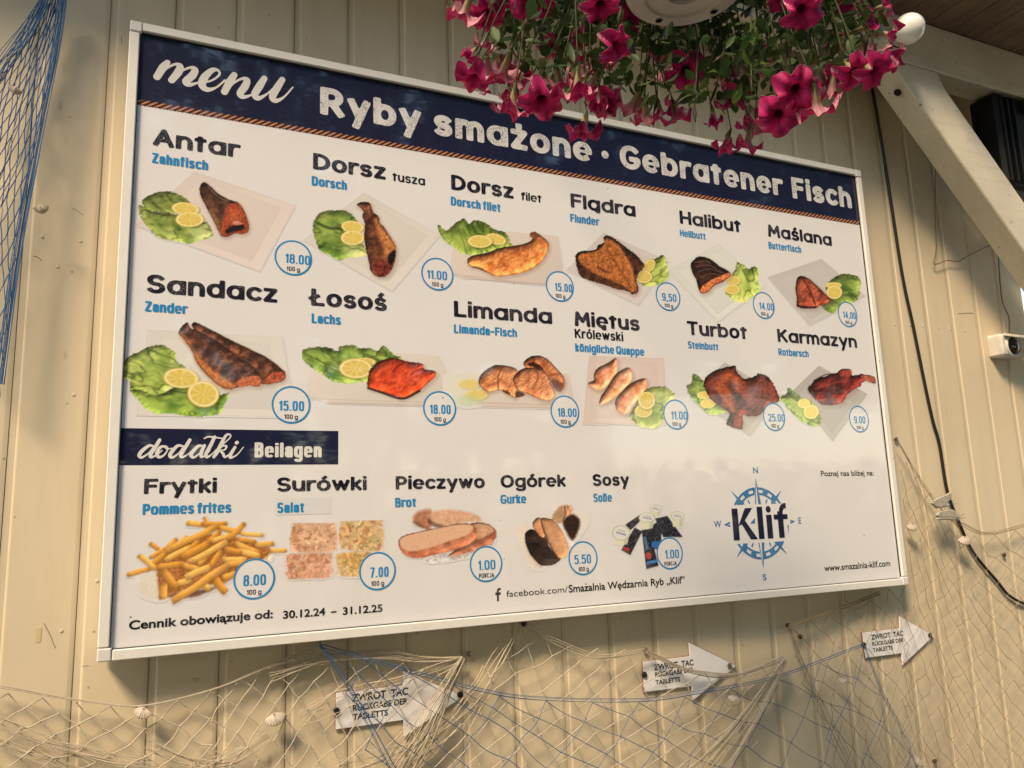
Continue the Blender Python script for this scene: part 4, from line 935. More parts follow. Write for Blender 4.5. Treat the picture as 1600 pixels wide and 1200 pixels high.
P.fish(f, (214, 82, 38), (168, 48, 22), 72, 60, 22, 9, mott=.35); P.stroke([(552, 846), (660, 882), (810, 926), (940, 868)], 16, (36, 18, 14), .9, 5); P.stroke([(740, 720), (790, 670), (850, 650)], 12, (110, 30, 16), .8, 5); P.stroke([(870, 745), (920, 715), (966, 700)], 10, (110, 30, 16), .7, 5); P.stroke([(670, 690), (720, 640)], 9, (120, 36, 18), .7, 5); P.done()
# 9 rolled dab
P = Print('i', (692, 552, 898, 638)); P.crop(690, 450, 5.217)
P.plate([(60, 695), (1040, 700), (1078, 900), (900, 985), (120, 955)], (228, 208, 180), rim=False, fade=(60, 420)); P.stroke([(300, 935), (900, 950), (1078, 915)], 14, (206, 178, 148), .8, 6); P.stroke([(330, 965), (900, 980)], 8, (176, 142, 112), .6, 5)
P.lay(ss(150, 40, np.hypot((P.lu-200)/1.6, P.lv-800))*.5, (226, 216, 160)); P.lemon(230, 785, 85, 42, 0, .45, 0); P.lemon(285, 870, 92, 44, 0, .75, 0); P.lay(ss(70, 20, np.hypot((P.lu-220)/2.5, P.lv-915))*.5, (190, 206, 140))
f3 = [(668, 610), (720, 562), (800, 553), (870, 588), (930, 650), (990, 720), (1002, 790), (972, 842), (925, 822), (880, 745), (830, 690), (760, 665), (690, 655)]
P.fish(f3, (206, 128, 78), (146, 78, 42), 81, 50, 22, 7, mott=.4); P.patch([(702, 626), (740, 600), (800, 630), (832, 672), (770, 655)], (66, 28, 16), 6); P.patch([(900, 740), (990, 780), (970, 842), (930, 826)], (84, 40, 24), 14, 5, .7)
f1 = [(302, 760), (320, 708), (372, 660), (440, 630), (530, 634), (600, 655), (628, 695), (640, 780), (604, 890), (550, 872), (480, 832), (380, 848), (318, 805)]
P.fish(f1, (214, 142, 88), (170, 96, 54), 82, 60, 22, 6, mott=.35); P.stroke([(500, 640), (462, 720), (462, 830)], 10, (110, 52, 28), .8, 5); P.patch([(500, 830), (552, 850), (550, 872), (500, 848)], (60, 28, 18), 8, op=.8)
f = [(582, 740), (600, 705), (660, 660), (740, 650), (840, 680), (892, 780), (922, 850), (902, 912), (820, 912), (700, 862), (620, 832), (596, 790)]
P.fish(f, (216, 142, 90), (172, 98, 56), 83, 60, 22, 6, mott=.35); P.stroke([(770, 660), (782, 740), (740, 830)], 9, (118, 56, 30), .8, 5); P.stroke([(660, 800), (720, 740), (700, 690)], 7, (130, 66, 36), .6, 5); P.patch([(606, 840), (680, 865), (640, 890), (604, 890)], (70, 36, 24), 8, op=.8); P.done()
# 10 burbot pieces
P = Print('j', (905, 552, 1058, 672)); P.crop(880, 460, 5.217)
P.plate([(210, 500), (820, 520), (845, 1060), (160, 1060)], (222, 198, 172))
for i, f in enumerate(([(430, 518), (442, 580), (436, 640), (392, 702), (340, 762), (280, 782), (222, 752), (204, 722), (250, 700), (250, 650), (282, 600), (362, 560)], [(520, 596), (558, 628), (556, 700), (502, 770), (430, 832), (340, 892), (294, 892), (310, 830), (370, 740), (430, 650)], [(660, 684), (684, 722), (670, 780), (622, 842), (560, 922), (530, 972), (480, 972), (430, 932), (428, 860), (480, 790), (560, 720)])):
    P.fish(f, (228, 160, 112), (196, 112, 66), 91+i, 50, 12, 8, wob=3, mott=.4, edge=.3)
P.lettuce([(542, 990), (590, 900), (650, 800), (720, 758), (830, 750), (880, 790), (914, 830), (860, 902), (830, 1000), (760, 1088), (680, 1088), (600, 1062)], 94, (132, 150, 60), (206, 206, 118), axis=(1, -.5)); P.lemon(655, 950, 72, 54); P.lemon(680, 865, 70, 72, 0); P.done()
# 11 turbot
P = Print('k', (1070, 562, 1218, 684), (205, 196, 182)); P.crop(1050, 480, 4.706)
P.plate([(385, 405), (800, 650), (575, 945), (135, 660)], (186, 176, 158))
P.lettuce([(105, 582), (140, 560), (155, 488), (230, 540), (242, 600), (330, 700), (392, 760), (370, 782), (280, 788), (200, 730), (130, 650)], 101, (84, 108, 44), (156, 168, 82)); P.lemon(235, 648, 52, 29); P.lemon(262, 710, 55, 34)
f = [(350, 455), (400, 440), (465, 434), (472, 470), (520, 520), (580, 520), (625, 500), (640, 488), (700, 510), (740, 560), (772, 630), (784, 690), (700, 732), (640, 792), (560, 802), (518, 792), (516, 890), (460, 890), (400, 855), (425, 785), (370, 740), (290, 680), (240, 600), (238, 530), (290, 480)]
P.fish(f, (118, 52, 36), (56, 26, 20), 102, 50, 28, 7, wob=7); P.patch([(330, 600), (350, 500), (420, 470), (470, 500), (520, 560), (500, 640), (440, 620), (460, 760), (400, 700)], (176, 84, 42), 26, 103, .75); P.stroke([(330, 600), (390, 680), (450, 765)], 20, (196, 100, 50), .6, 10); P.stroke([(420, 560), (470, 650), (490, 690)], 44, (44, 20, 16), .6, 22)
P.patch([(540, 590), (680, 560), (750, 640), (680, 710), (560, 730)], (140, 78, 62), 40, 104, .6); P.done()
# 12 redfish
P = Print('l', (1216, 568, 1372, 694), (200, 192, 178)); P.crop(1050, 480, 4.706)
P.plate([(1080, 430), (1435, 640), (1180, 985), (880, 620)], (172, 162, 146))
P.lettuce([(790, 660), (842, 640), (850, 592), (900, 620), (950, 660), (1040, 700), (1090, 800), (1092, 860), (1030, 872), (940, 832), (850, 742)], 111, (88, 112, 48), (160, 172, 86), axis=(1, .7)); P.lemon(970, 708, 47, 36); P.lemon(1023, 770, 55, 52)
f = [(998, 605), (1030, 560), (1080, 520), (1130, 508), (1180, 490), (1210, 488), (1240, 458), (1310, 455), (1322, 500), (1400, 495), (1480, 510), (1496, 562), (1430, 545), (1392, 560), (1386, 578), (1345, 600), (1290, 640), (1250, 700), (1180, 720), (1100, 712), (1040, 662)]
P.fish(f, (122, 44, 36), (54, 20, 18), 112, 50, 26, 7, wob=7); P.patch([(1240, 470), (1310, 460), (1318, 500), (1240, 510)], (156, 62, 42), 8, 113, .8); P.patch([(1390, 500), (1480, 512), (1490, 555), (1420, 540)], (168, 82, 52), 8, 114, .8); P.patch([(1000, 600), (1040, 560), (1070, 590), (1060, 650), (1030, 650)], (40, 18, 16), 14, op=.7)
P.stroke([(1060, 600), (1180, 560), (1300, 540)], 16, (150, 60, 46), .6, 10); P.stroke([(1040, 540), (1120, 500), (1210, 486)], 8, (40, 16, 14), .7, 4); P.done()
# 13 chips
P = Print('m', (192, 802, 452, 948), (208, 198, 184)); P.crop(180, 750, 5.333)
P.patch([(200, 800), (380, 780), (420, 980), (230, 960)], (206, 190, 160), 26, 121, .7, 8, .1); P.patch([(500, 940), (800, 900), (930, 850), (760, 940), (620, 980), (440, 975)], (78, 40, 24), 18, 122, .8, 6, .3); P.patch([(1180, 650), (1300, 620), (1290, 680), (1200, 690)], (214, 186, 150), 10, op=.8)
P.patch([(330, 640), (480, 560), (700, 460), (1000, 470), (1280, 560), (1260, 640), (1080, 740), (900, 860), (700, 880), (480, 950), (380, 960), (340, 740)], (150, 88, 32), 14, 123, .95, 10, .5)
CH = [(745, 312, 770, 360, 32), (600, 362, 770, 374, 46), (720, 368, 930, 358, 36), (860, 392, 1050, 432, 46), (1050, 442, 1232, 460, 36), (1020, 490, 1170, 515, 36), (1170, 545, 1320, 532, 42), (1295, 592, 1425, 588, 36), (290, 532, 365, 578, 38), (440, 560, 505, 488, 42), (560, 500, 590, 470, 36), (780, 510, 872, 430, 42), (285, 645, 425, 570, 32), (810, 512, 960, 460, 42), (640, 570, 700, 500, 42), (1000, 530, 1185, 602, 52), (1040, 590, 1200, 632, 50), (920, 570, 1050, 602, 46), (430, 590, 850, 385, 52), (420, 668, 630, 556, 46), (570, 645, 780, 520, 58), (700, 705, 760, 640, 44), (900, 662, 1090, 662, 48), (300, 702, 425, 605, 44), (100, 785, 290, 742, 40), (200, 628, 330, 740, 46), (350, 732, 565, 695, 50), (560, 712, 700, 740, 46), (620, 682, 930, 520, 50), (945, 488, 1078, 362, 42), (930, 700, 1080, 690, 46), (520, 860, 630, 838, 50), (400, 760, 500, 890, 64), (400, 870, 398, 985, 66), (720, 862, 785, 905, 54), (830, 820, 920, 932, 66), (900, 812, 1000, 780, 52), (590, 808, 800, 722, 54), (800, 722, 885, 592, 46), (480, 1012, 935, 712, 60)]
for i, (x0, y0, x1, y1, w_) in enumerate(CH):
    e = np.array((x1-x0, y1-y0), float); L = np.hypot(*e); e /= L; t = (P.lu-x0)*e[0]+(P.lv-y0)*e[1]; qn = -(P.lu-x0)*e[1]+(P.lv-y0)*e[0]+4*np.sin(t/60+i)
    dd = np.maximum(np.abs(qn)-w_/2, np.maximum(-t-w_*.15, t-L-w_*.15)); dd = dd+(np.maximum(np.abs(qn)-w_/2+12, 0)*np.maximum(np.maximum(-t, t-L)+8, 0))**.5*.3
    P.lay(ss(14, 0, np.hypot(np.maximum(dd, 0), 0))*.4*ss(-20, 20, qn), (110, 58, 18))
    base = np.array([(216, 152, 62), (226, 168, 78), (206, 138, 48)][i % 3], float); s_ = 1-.20*ss(-.1, .45, qn/w_)+.12*ss(.1, -.4, qn/w_)+.10*(fbm(t/20, qn/14, i)-.5)
    end = ss(L*.22, 0, np.minimum(t, L-t))[..., None]
    P.lay(ss(3, -3, dd), np.clip(base*s_[..., None]*(1-.16*end), 0, 250))
P.done()
# 14 salads in tubs
P = Print('n', (440, 806, 608, 912), (216, 206, 190)); P.crop(410, 720, 4.1026)
RS = np.random.RandomState(5)
PAL = {131: ((226, 172, 126), (206, 142, 98), (236, 196, 152), (192, 118, 78), (220, 164, 120)), 132: ((222, 176, 116), (206, 132, 74), (238, 212, 160), (176, 160, 92), (190, 108, 58), (228, 196, 132)), 133: ((226, 166, 124), (208, 134, 96), (238, 196, 156), (190, 112, 76)), 134: ((230, 182, 104), (214, 148, 74), (240, 212, 150), (188, 166, 88), (222, 170, 90))}
for q, seed in (([(182, 410), (186, 400), (200, 396), (465, 396), (478, 400), (482, 412), (478, 588), (172, 592)], 131), ([(490, 398), (496, 388), (515, 384), (765, 378), (778, 384), (782, 396), (776, 588), (484, 572)], 132), ([(134, 625), (142, 604), (170, 592), (440, 582), (458, 590), (464, 610), (446, 730), (430, 748), (400, 754), (190, 762), (165, 756), (156, 735)], 133), ([(466, 615), (475, 596), (500, 585), (640, 575), (720, 590), (700, 700), (640, 742), (510, 744), (485, 730)], 134)):
    q = np.array(q, float); d0 = P.fill(q, (226, 208, 188), 4, 0); ctr = q.mean(0); P.lay(ss(5, 0, np.abs(d0+4))*.7, (178, 158, 138)); P.lay(ss(6, 0, np.abs(d0+13))*.6, (238, 226, 210))
    qi = ctr+(q-ctr)*.90; d = P.sd(qi, 2, 5, seed); m = ss(5, -4, d); n_ = fbm(P.lu/50, P.lv/40, seed, 3)[..., None]
    base = np.array(PAL[seed][0], float)*(.88+.22*n_); keep = P.a.copy(); P.lay(m, base)
    x0, y0 = qi.min(0); x1, y1 = qi.max(0)
    for k in range(105):
        cx_, cy_ = RS.uniform(x0, x1), RS.uniform(y0, y1); an = RS.uniform(0, 6.3); L_ = RS.uniform(14, 44); bend = RS.normal(0, 9); w_ = RS.uniform(5, 12)
        e = np.array((math.cos(an), math.sin(an))); tt = (P.lu-cx_)*e[0]+(P.lv-cy_)*e[1]; qq = -(P.lu-cx_)*e[1]+(P.lv-cy_)*e[0]-bend*(tt/L_)**2*2
        dd = np.maximum(np.abs(qq)-w_/2, np.abs(tt)-L_/2); c_ = np.array(PAL[seed][RS.randint(len(PAL[seed]))], float)*RS.uniform(.86, 1.08)
        P.lay(ss(5, 0, dd-2)*m*.28, c_*.70); P.lay(ss(2, -2, dd)*m*.85, c_)
    for k in range(4): cx_, cy_ = RS.uniform(x0, x1), RS.uniform(y0, y1); P.lay(ss(7, 3, np.hypot(P.lu-cx_, (P.lv-cy_)*1.6))*m, (70, 62, 50))
P.patch([(150, 708), (300, 700), (452, 690), (446, 732), (425, 750), (190, 760), (162, 750)], (206, 146, 106), 8, 139, .55); P.patch([(482, 700), (640, 705), (640, 740), (510, 742)], (222, 182, 130), 8, 138, .5); P.done()
# 15 bread
P = Print('o', (618, 792, 778, 882), (220, 208, 188)); P.crop(410, 720, 4.1026)
P.patch([(965, 365), (1000, 325), (1080, 315), (1085, 400), (1060, 440), (985, 405)], (178, 116, 80), 16, 141, 1, 3, .2); P.patch([(970, 390), (1060, 430), (1080, 442), (1000, 420)], (104, 54, 36), 14, op=.8)
P.patch([(1075, 350), (1110, 320), (1200, 314), (1300, 325), (1380, 352), (1402, 385), (1300, 395), (1160, 418), (1100, 400)], (212, 160, 118), 12, 142, 1, 3, .15); P.patch([(1062, 372), (1110, 400), (1170, 415), (1120, 425), (1065, 400)], (96, 52, 36), 12, op=.8)
P.patch([(1240, 560), (1390, 545), (1490, 505), (1420, 590), (1150, 650), (1040, 640)], (226, 214, 198), 8, op=.8)
P.fish([(1316, 420), (1380, 394), (1450, 408), (1496, 450), (1490, 502), (1400, 562), (1200, 612), (1250, 560), (1340, 500)], (176, 108, 70), (120, 66, 42), 143, 50, 8, 8, edge=.15, gain=.6); P.patch([(1330, 420), (1390, 402), (1450, 415), (1480, 450), (1420, 490), (1370, 500), (1365, 450)], (214, 158, 114), 8, 144, .9, 3, .18)
P.fish([(872, 530), (888, 490), (960, 464), (1100, 434), (1250, 404), (1342, 408), (1374, 450), (1362, 505), (1280, 555), (1100, 604), (1000, 625), (925, 612), (888, 575)], (186, 112, 72), (136, 76, 48), 145, 40, 6, 8, edge=.15, gain=.5); P.fill([(880, 525), (895, 492), (965, 468), (1100, 438), (1250, 410), (1335, 412), (1350, 440), (1300, 480), (1180, 520), (1060, 560), (960, 580), (905, 565)], (222, 170, 126), 6)
P.lay(ss(.62, .72, fbm(P.lu/7, P.lv/7, 146, 2))*.25*(P.sd([(880, 525), (965, 468), (1250, 410), (1350, 440), (1180, 520), (960, 580)], 5) < -4), (176, 118, 80)); P.done()
# 16 gherkins
P = Print('p', (800, 785, 920, 890), (214, 204, 190)); P.crop(760, 720, 4.706)
P.patch([(215, 500), (300, 470), (330, 560), (420, 770), (330, 780), (270, 660)], (222, 200, 172), 20, 151, .8, 6, .05); P.patch([(480, 420), (560, 440), (640, 600), (600, 640)], (238, 226, 208), 10, 152, .9, 3, .04); P.patch([(640, 380), (740, 420), (700, 520), (640, 580)], (222, 204, 176), 18, 153, .6, 4, .05)
P.patch([(560, 460), (590, 410), (640, 394), (686, 440), (672, 520), (630, 585), (590, 530)], (50, 30, 24), 14, 154, 1, 3, .4); P.patch([(482, 412), (530, 342), (580, 328), (600, 350), (570, 430), (540, 460), (500, 440)], (176, 134, 96), 10, 155, 1, 3, .2); P.patch([(585, 330), (628, 336), (626, 385), (580, 410)], (206, 150, 106), 10, 156); P.stroke([(575, 335), (580, 390), (560, 440)], 9, (84, 54, 40), .8, 4)
P.fish([(282, 560), (292, 525), (325, 504), (385, 520), (435, 560), (465, 640), (545, 712), (505, 757), (450, 772), (398, 766), (340, 712), (298, 640)], (58, 36, 24), (24, 15, 13), 157, 70, 20, 10, mott=.3)
P.fish([(338, 462), (370, 422), (402, 424), (412, 470), (434, 545), (405, 560), (360, 512)], (204, 142, 96), (180, 116, 74), 158, 30, 6, 10, mott=.2, edge=.2)
P.fish([(398, 440), (415, 420), (450, 422), (505, 446), (562, 530), (602, 640), (592, 692), (552, 718), (510, 692), (468, 622), (428, 530)], (196, 144, 100), (168, 116, 76), 159, 40, 8, 12, mott=.25, edge=.2); P.stroke([(402, 450), (430, 540), (475, 640), (520, 705)], 9, (70, 44, 30), .8, 4); P.done()
# 17 sauces
P = Print('q', (952, 786, 1072, 892), (206, 198, 186)); P.crop(760, 720, 4.706)
for q, c in (([(1020, 470), (1130, 395), (1160, 415), (1060, 510)], (38, 34, 36)), ([(1240, 425), (1330, 405), (1442, 560), (1300, 562)], (30, 28, 34)), ([(1190, 490), (1290, 430), (1285, 590), (1252, 652), (1212, 642)], (34, 32, 38)), ([(1090, 490), (1145, 520), (1058, 694), (990, 656)], (32, 28, 30)), ([(1140, 510), (1198, 500), (1266, 772), (1175, 797)], (26, 26, 32))):
    d = P.fill(q, c, 3, 0); P.lay(ss(6, 0, np.abs(d+6))*.3, (90, 86, 92)); ctr = np.mean(q, 0); P.lay(ss(.62, .7, fbm(P.lu/6, P.lv/6, int(ctr[0]), 2))*(d < -8)*.5, (120, 118, 122))
P.fill([(1010, 630), (1060, 650), (1045, 672), (1000, 650)], (150, 44, 40), 3, 0); P.fill([(1215, 595), (1285, 590), (1255, 645), (1214, 635)], (52, 96, 150), 4, 0); P.fill([(1178, 740), (1258, 725), (1262, 745), (1180, 762)], (60, 110, 160), 3, 0); P.fill([(1170, 690), (1190, 672), (1212, 690), (1206, 718), (1182, 722)], (166, 56, 52), 3); P.fill([(1150, 560), (1172, 555), (1195, 650), (1172, 656)], (96, 140, 180), 4, 0, op=.6)
for lx, ly, rx, ry, by in ((1243, 352, 43, 28, 402), (1405, 405, 50, 32, 482), (1180, 418, 60, 38, 496), (990, 530, 66, 56, 612)):
    P.fill([(lx-rx*.95, ly), (lx+rx*.95, ly), (lx+rx*.68, by), (lx, by+8), (lx-rx*.68, by)], (206, 198, 164), 3, 0); P.fill([(lx+rx*.3, ly), (lx+rx*.95, ly), (lx+rx*.68, by), (lx+rx*.3, by+4)], (170, 162, 130), 8, 0, op=.6)
    x = (P.lu-lx)/rx; y = (P.lv-ly)/ry; r = np.hypot(x, y); P.lay(ss(1.05, .97, r), (168, 170, 128)); P.lay(ss(.93, .86, r), (206, 200, 186)); P.lay(ss(.06, .0, np.abs(y-.35*x-.1)-.10)*ss(.62, .5, np.abs(x))*.65, (112, 104, 128)); P.lay(ss(.06, .0, np.abs(y-.35*x+.32)-.07)*ss(.45, .35, np.abs(x-.1))*.5, (150, 140, 130))
P.done()
# ------------------------------------------------------------------ nets, shells, screws, arrow signs, cables, lamp, camera, loudspeaker
def cord_mat(name, c): return simple(name, c, .75, 0, .18, 220)
M_BEIGE = cord_mat('beige net cord', (.53, .455, .33)); M_BLUEC = cord_mat('blue net cord', (.028, .115, .27)); M_FINE = cord_mat('brown net twine', (.26, .19, .10))
def resample(P, n):
    P = np.asarray(P, float); d = np.r_[0, np.cumsum(np.linalg.norm(np.diff(P, axis=0), axis=1))]; t = np.linspace(0, d[-1], n)
    return np.stack([np.interp(t, d, P[:, k]) for k in range(P.shape[1])], 1)
def to_wall(px, Y):
    px = np.asarray(px, float).reshape(-1, 2); Y = np.broadcast_to(Y, (len(px),)); return np.array([W(a, b, y) for (a, b), y in zip(px, Y)])
class Net:
    def __init__(s, r): s.mb = MB(); s.r = r
    def patch(s, top, bot, left, right, nu, nv, Y, jit=.35, bulge=.008, keep=1.0, sag=.12, seed=0):
        R = np.random.RandomState(seed); U = 2*nu+1; V = 2*nv+1
        T, B = resample(spline(top, 6), U), resample(spline(bot, 6), U); L, Rr = resample(spline(left, 6), V), resample(spline(right, 6), V)
        u = np.linspace(0, 1, U)[None, :, None]; v = np.linspace(0, 1, V)[:, None, None]
        N = (1-v)*T[None]+v*B[None]+(1-u)*L[:, None]+u*Rr[:, None]-((1-u)*(1-v)*T[0]+u*(1-v)*T[-1]+(1-u)*v*B[0]+u*v*B[-1])
        cw = np.linalg.norm(T[-1]-T[0])/U*.5+np.linalg.norm(B[-1]-B[0])/U*.5
        gx, gy = np.meshgrid(np.arange(U), np.arange(V)); wob = np.stack([fbm(gx/3.1+seed, gy/3.3, seed)-.5, fbm(gx/3.1, gy/3.3+seed, seed+4)-.5], -1)*cw*4*jit
        fade = (np.sin(np.pi*np.linspace(0, 1, V))**.3)[:, None, None]
        N = N+(wob+R.normal(0, cw*.16*jit*2, N.shape))*fade
        P = np.array([[W(N[j, i, 0], N[j, i, 1], Y-bulge*math.sin(math.pi*min(1, j/V*1.1))*R.uniform(.2, 1)) for i in range(U)] for j in range(V)])
        for j in range(V-1):
            for i in range(U):
                if (i+j) % 2: continue
                for di in (-1, 1):
                    if 0 <= i+di < U and R.rand() < keep:
                        a, b = P[j, i], P[j+1, i+di]; m = (a+b)/2; m = m+R.normal(0, 1, 3)*np.linalg.norm(b-a)*sag*.5*np.array((1, .12, 1)); m[2] -= np.linalg.norm(b-a)*sag*.35
                        s.mb.tube(spline([a, m, b], 3), s.r*R.uniform(.85, 1.15), 4, cap=False)
                if R.rand() < .8 and j: s.mb.lathe([(s.r*1.1, -s.r*1.5), (s.r*2.1, 0), (s.r*1.1, s.r*1.5)], frame_to(R.normal(0, 1, 3), P[j, i]), 5)
        return s
    def bundle(s, px, n, spread, Y, spread2=None, seed=0, wob=1.0, sub=6):
        R = np.random.RandomState(seed); base = spline(px, sub); t = np.linspace(0, 1, len(base)); tan = np.gradient(base, axis=0); nr = np.stack([-tan[:, 1], tan[:, 0]], 1); nr /= np.linalg.norm(nr, axis=1)[:, None]+1e-9
        sp = spread+(t*((spread2 if spread2 is not None else spread)-spread))
        for k in range(n):
            o = R.uniform(-1, 1); f = R.uniform(2, 7); ph = R.uniform(0, 7); off = sp*(o+.25*wob*np.sin(t*f*2+ph)+.03*wob*R.normal(0, 1, len(t)))
            s.mb.tube(to_wall(base+nr*off[:, None], Y-R.uniform(0, .014)), s.r*R.uniform(.5, .85), 4, cap=False)
        return s
    def loops(s, cx, cy, w_, h_, n, Y, seed=0):
        R = np.random.RandomState(seed)
        for k in range(n):
            p = np.array((cx+R.uniform(-w_, w_), cy+R.uniform(-h_, h_))); a = R.uniform(0, 7); L = []
            for q in range(7): L.append(p.copy()); a += R.uniform(-1.1, 1.3); p = p+np.array((math.cos(a), math.sin(a)))*R.uniform(8, 20)
            s.mb.tube(to_wall(spline(L, 5), Y-R.uniform(0, .012)), s.r*.9, 4, cap=False)
        return s
    def done(s, mat, label): 
        V = np.concatenate(s.mb.v); o = s.mb.build('fishing_net', mat, None, smooth=True, loc=V.mean(0)); return tag(o, label, 'fishing net', 'fishing nets hung on the plank wall')
n = Net(.0010)
n.patch([(72, -20), (88, -22), (104, -20)], [(-150, 420), (-80, 520), (0, 620)], [(72, -20), (0, 108), (-150, 420)], [(104, -20), (92, 50), (75, 135), (52, 250), (25, 400), (0, 620)], 10, 12, .012, .24, .01, sag=.05, seed=3)
n.bundle([(102, -20), (92, 50), (76, 135), (53, 250), (26, 400), (0, 600)], 16, 5, .008, 8, 5, .6); n.bundle([(80, -20), (40, 50), (0, 104), (-40, 150)], 14, 6, .01, 20, 6, .6); n.bundle([(90, -20), (60, 90), (20, 230), (-20, 330)], 3, 8, .015, 20, 7)
n.done(M_BLUEC, 'blue fishing net gathered at the top, left of the menu board')
n = Net(.0012)
n.bundle([(-30, 1070), (20, 1078), (80, 1089), (150, 1099), (225, 1104), (330, 1079), (400, 1051), (500, 1008)], 4, 4, .045, 2, 11, .7)
n.patch([(-40, 1076), (80, 1092), (150, 1100), (225, 1105), (330, 1081)], [(-60, 1330), (330, 1330)], [(-40, 1076), (-60, 1330)], [(330, 1081), (330, 1330)], 7, 6, .045, .26, .012, .96, .08, 12)
n.bundle([(-20, 1118), (60, 1155), (130, 1175), (240, 1200)], 6, 9, .045, 9, 13); n.bundle([(-20, 1150), (60, 1185), (140, 1210)], 6, 8, .045, 10, 14); n.bundle([(230, 1160), (290, 1186), (360, 1190), (420, 1150)], 5, 9, .045, 8, 15); n.bundle([(100, 1170), (200, 1195), (300, 1200), (380, 1170)], 4, 8, .045, 8, 16)
n.done(M_BEIGE, 'tangled beige fishing net below the lower left corner of the menu board')
n = Net(.00115)
n.patch([(330, 1080), (400, 1051), (500, 1008), (600, 1035), (722, 1030)], [(330, 1330), (640, 1330)], [(330, 1080), (330, 1330)], [(722, 1030), (690, 1100), (640, 1330)], 9, 6, .042, .28, .012, .93, .08, 21)
n.bundle([(724, 1028), (706, 1060), (680, 1110), (650, 1160), (610, 1230)], 26, 3, .03, 28, 22, .6); n.bundle([(722, 1028), (660, 1030), (600, 1022), (500, 1030), (420, 1052)], 12, 3, .042, 13, 23); n.bundle([(722, 1030), (640, 1060), (540, 1095), (470, 1130)], 5, 3, .042, 22, 24)
n.bundle([(700, 1120), (650, 1165), (560, 1195), (480, 1215)], 10, 12, .04, 20, 25); n.bundle([(810, 985), (770, 1060), (720, 1130), (560, 1250)], 5, 3, .042, 16, 26); 
n.done(M_BEIGE, 'beige fishing net bunched into a bundle over the arrow sign hanging lowest')
n = Net(.0012)
n.patch([(730, 1075), (770, 1020), (820, 977), (880, 1008), (1010, 1019), (1100, 1050), (1228, 1032)], [(560, 1330), (1130, 1330)], [(730, 1075), (560, 1330)], [(1228, 1032), (1130, 1330)], 13, 7, .042, .22, .012, .98, .06, 31)
n.bundle([(1228, 1030), (1180, 1110), (1130, 1180), (1090, 1230)], 24, 3, .03, 34, 32, .35); n.bundle([(1226, 1032), (1150, 1056), (1080, 1050), (1010, 1018)], 12, 8, .04, 3, 33); n.bundle([(821, 976), (870, 1003), (930, 1025), (990, 1020), (1010, 1017)], 4, 4, .042, 3, 34)
n.done(M_BEIGE, 'beige fishing net with wide diamond mesh below the middle of the menu board')
n = Net(.00085)
n.patch([(500, 1010), (640, 1052), (760, 1084), (850, 1095), (1000, 1098), (1100, 1084), (1215, 1060), (1350, 1010)], [(630, 1330), (1500, 1330)], [(500, 1010), (560, 1100), (630, 1330)], [(1350, 1010), (1385, 1090), (1500, 1330)], 12, 4, .03, .30, .01, .97, .06, 41)
n.bundle([(500, 1008), (640, 1048), (760, 1080), (850, 1092), (1000, 1094), (1100, 1080), (1215, 1057), (1350, 1007)], 4, 4, .026, 3, 42, .5); n.bundle([(500, 1008), (525, 1042), (560, 1100), (620, 1215)], 4, 2, .026, 5, 43, .4); n.bundle([(1350, 1008), (1382, 1090), (1412, 1145), (1440, 1210)], 5, 2, .026, 6, 44, .5); n.bundle([(1440, 1192), (1420, 1205), (1380, 1225)], 3, 3, .03, 3, 45)
n.done(M_BLUEC, 'blue fishing net slung wide below the menu board across the arrow signs')
n = Net(.0009)
n.patch([(1402, 686), (1460, 780), (1500, 822), (1540, 838), (1650, 812)], [(1420, 1330), (1650, 1330)], [(1402, 686), (1420, 880), (1410, 1100), (1420, 1330)], [(1650, 812), (1650, 1330)], 10, 14, .042, .40, .012, .97, .12, 51)
n.patch([(1232, 980), (1300, 956), (1375, 927), (1415, 900)], [(1330, 1330), (1425, 1330)], [(1232, 980), (1255, 1060), (1290, 1150), (1330, 1330)], [(1415, 900), (1425, 1100), (1425, 1330)], 6, 8, .042, .45, .01, .95, .12, 52)
n.bundle([(1402, 686), (1430, 735), (1462, 782), (1500, 822)], 6, 2, .04, 5, 53, .5); n.bundle([(1500, 820), (1540, 836), (1600, 824), (1660, 808)], 5, 4, .04, 5, 54, .5); n.bundle([(1232, 980), (1300, 956), (1375, 927)], 10, 3, .04, 4, 55, .6); n.bundle([(1232, 980), (1262, 1060), (1300, 1140), (1340, 1220)], 6, 2, .04, 10, 56, .5)
n.loops(1440, 1000, 90, 120, 2, .045, 57); n.done(M_FINE, 'fine brown fishing net draped on the wall right of the menu board')

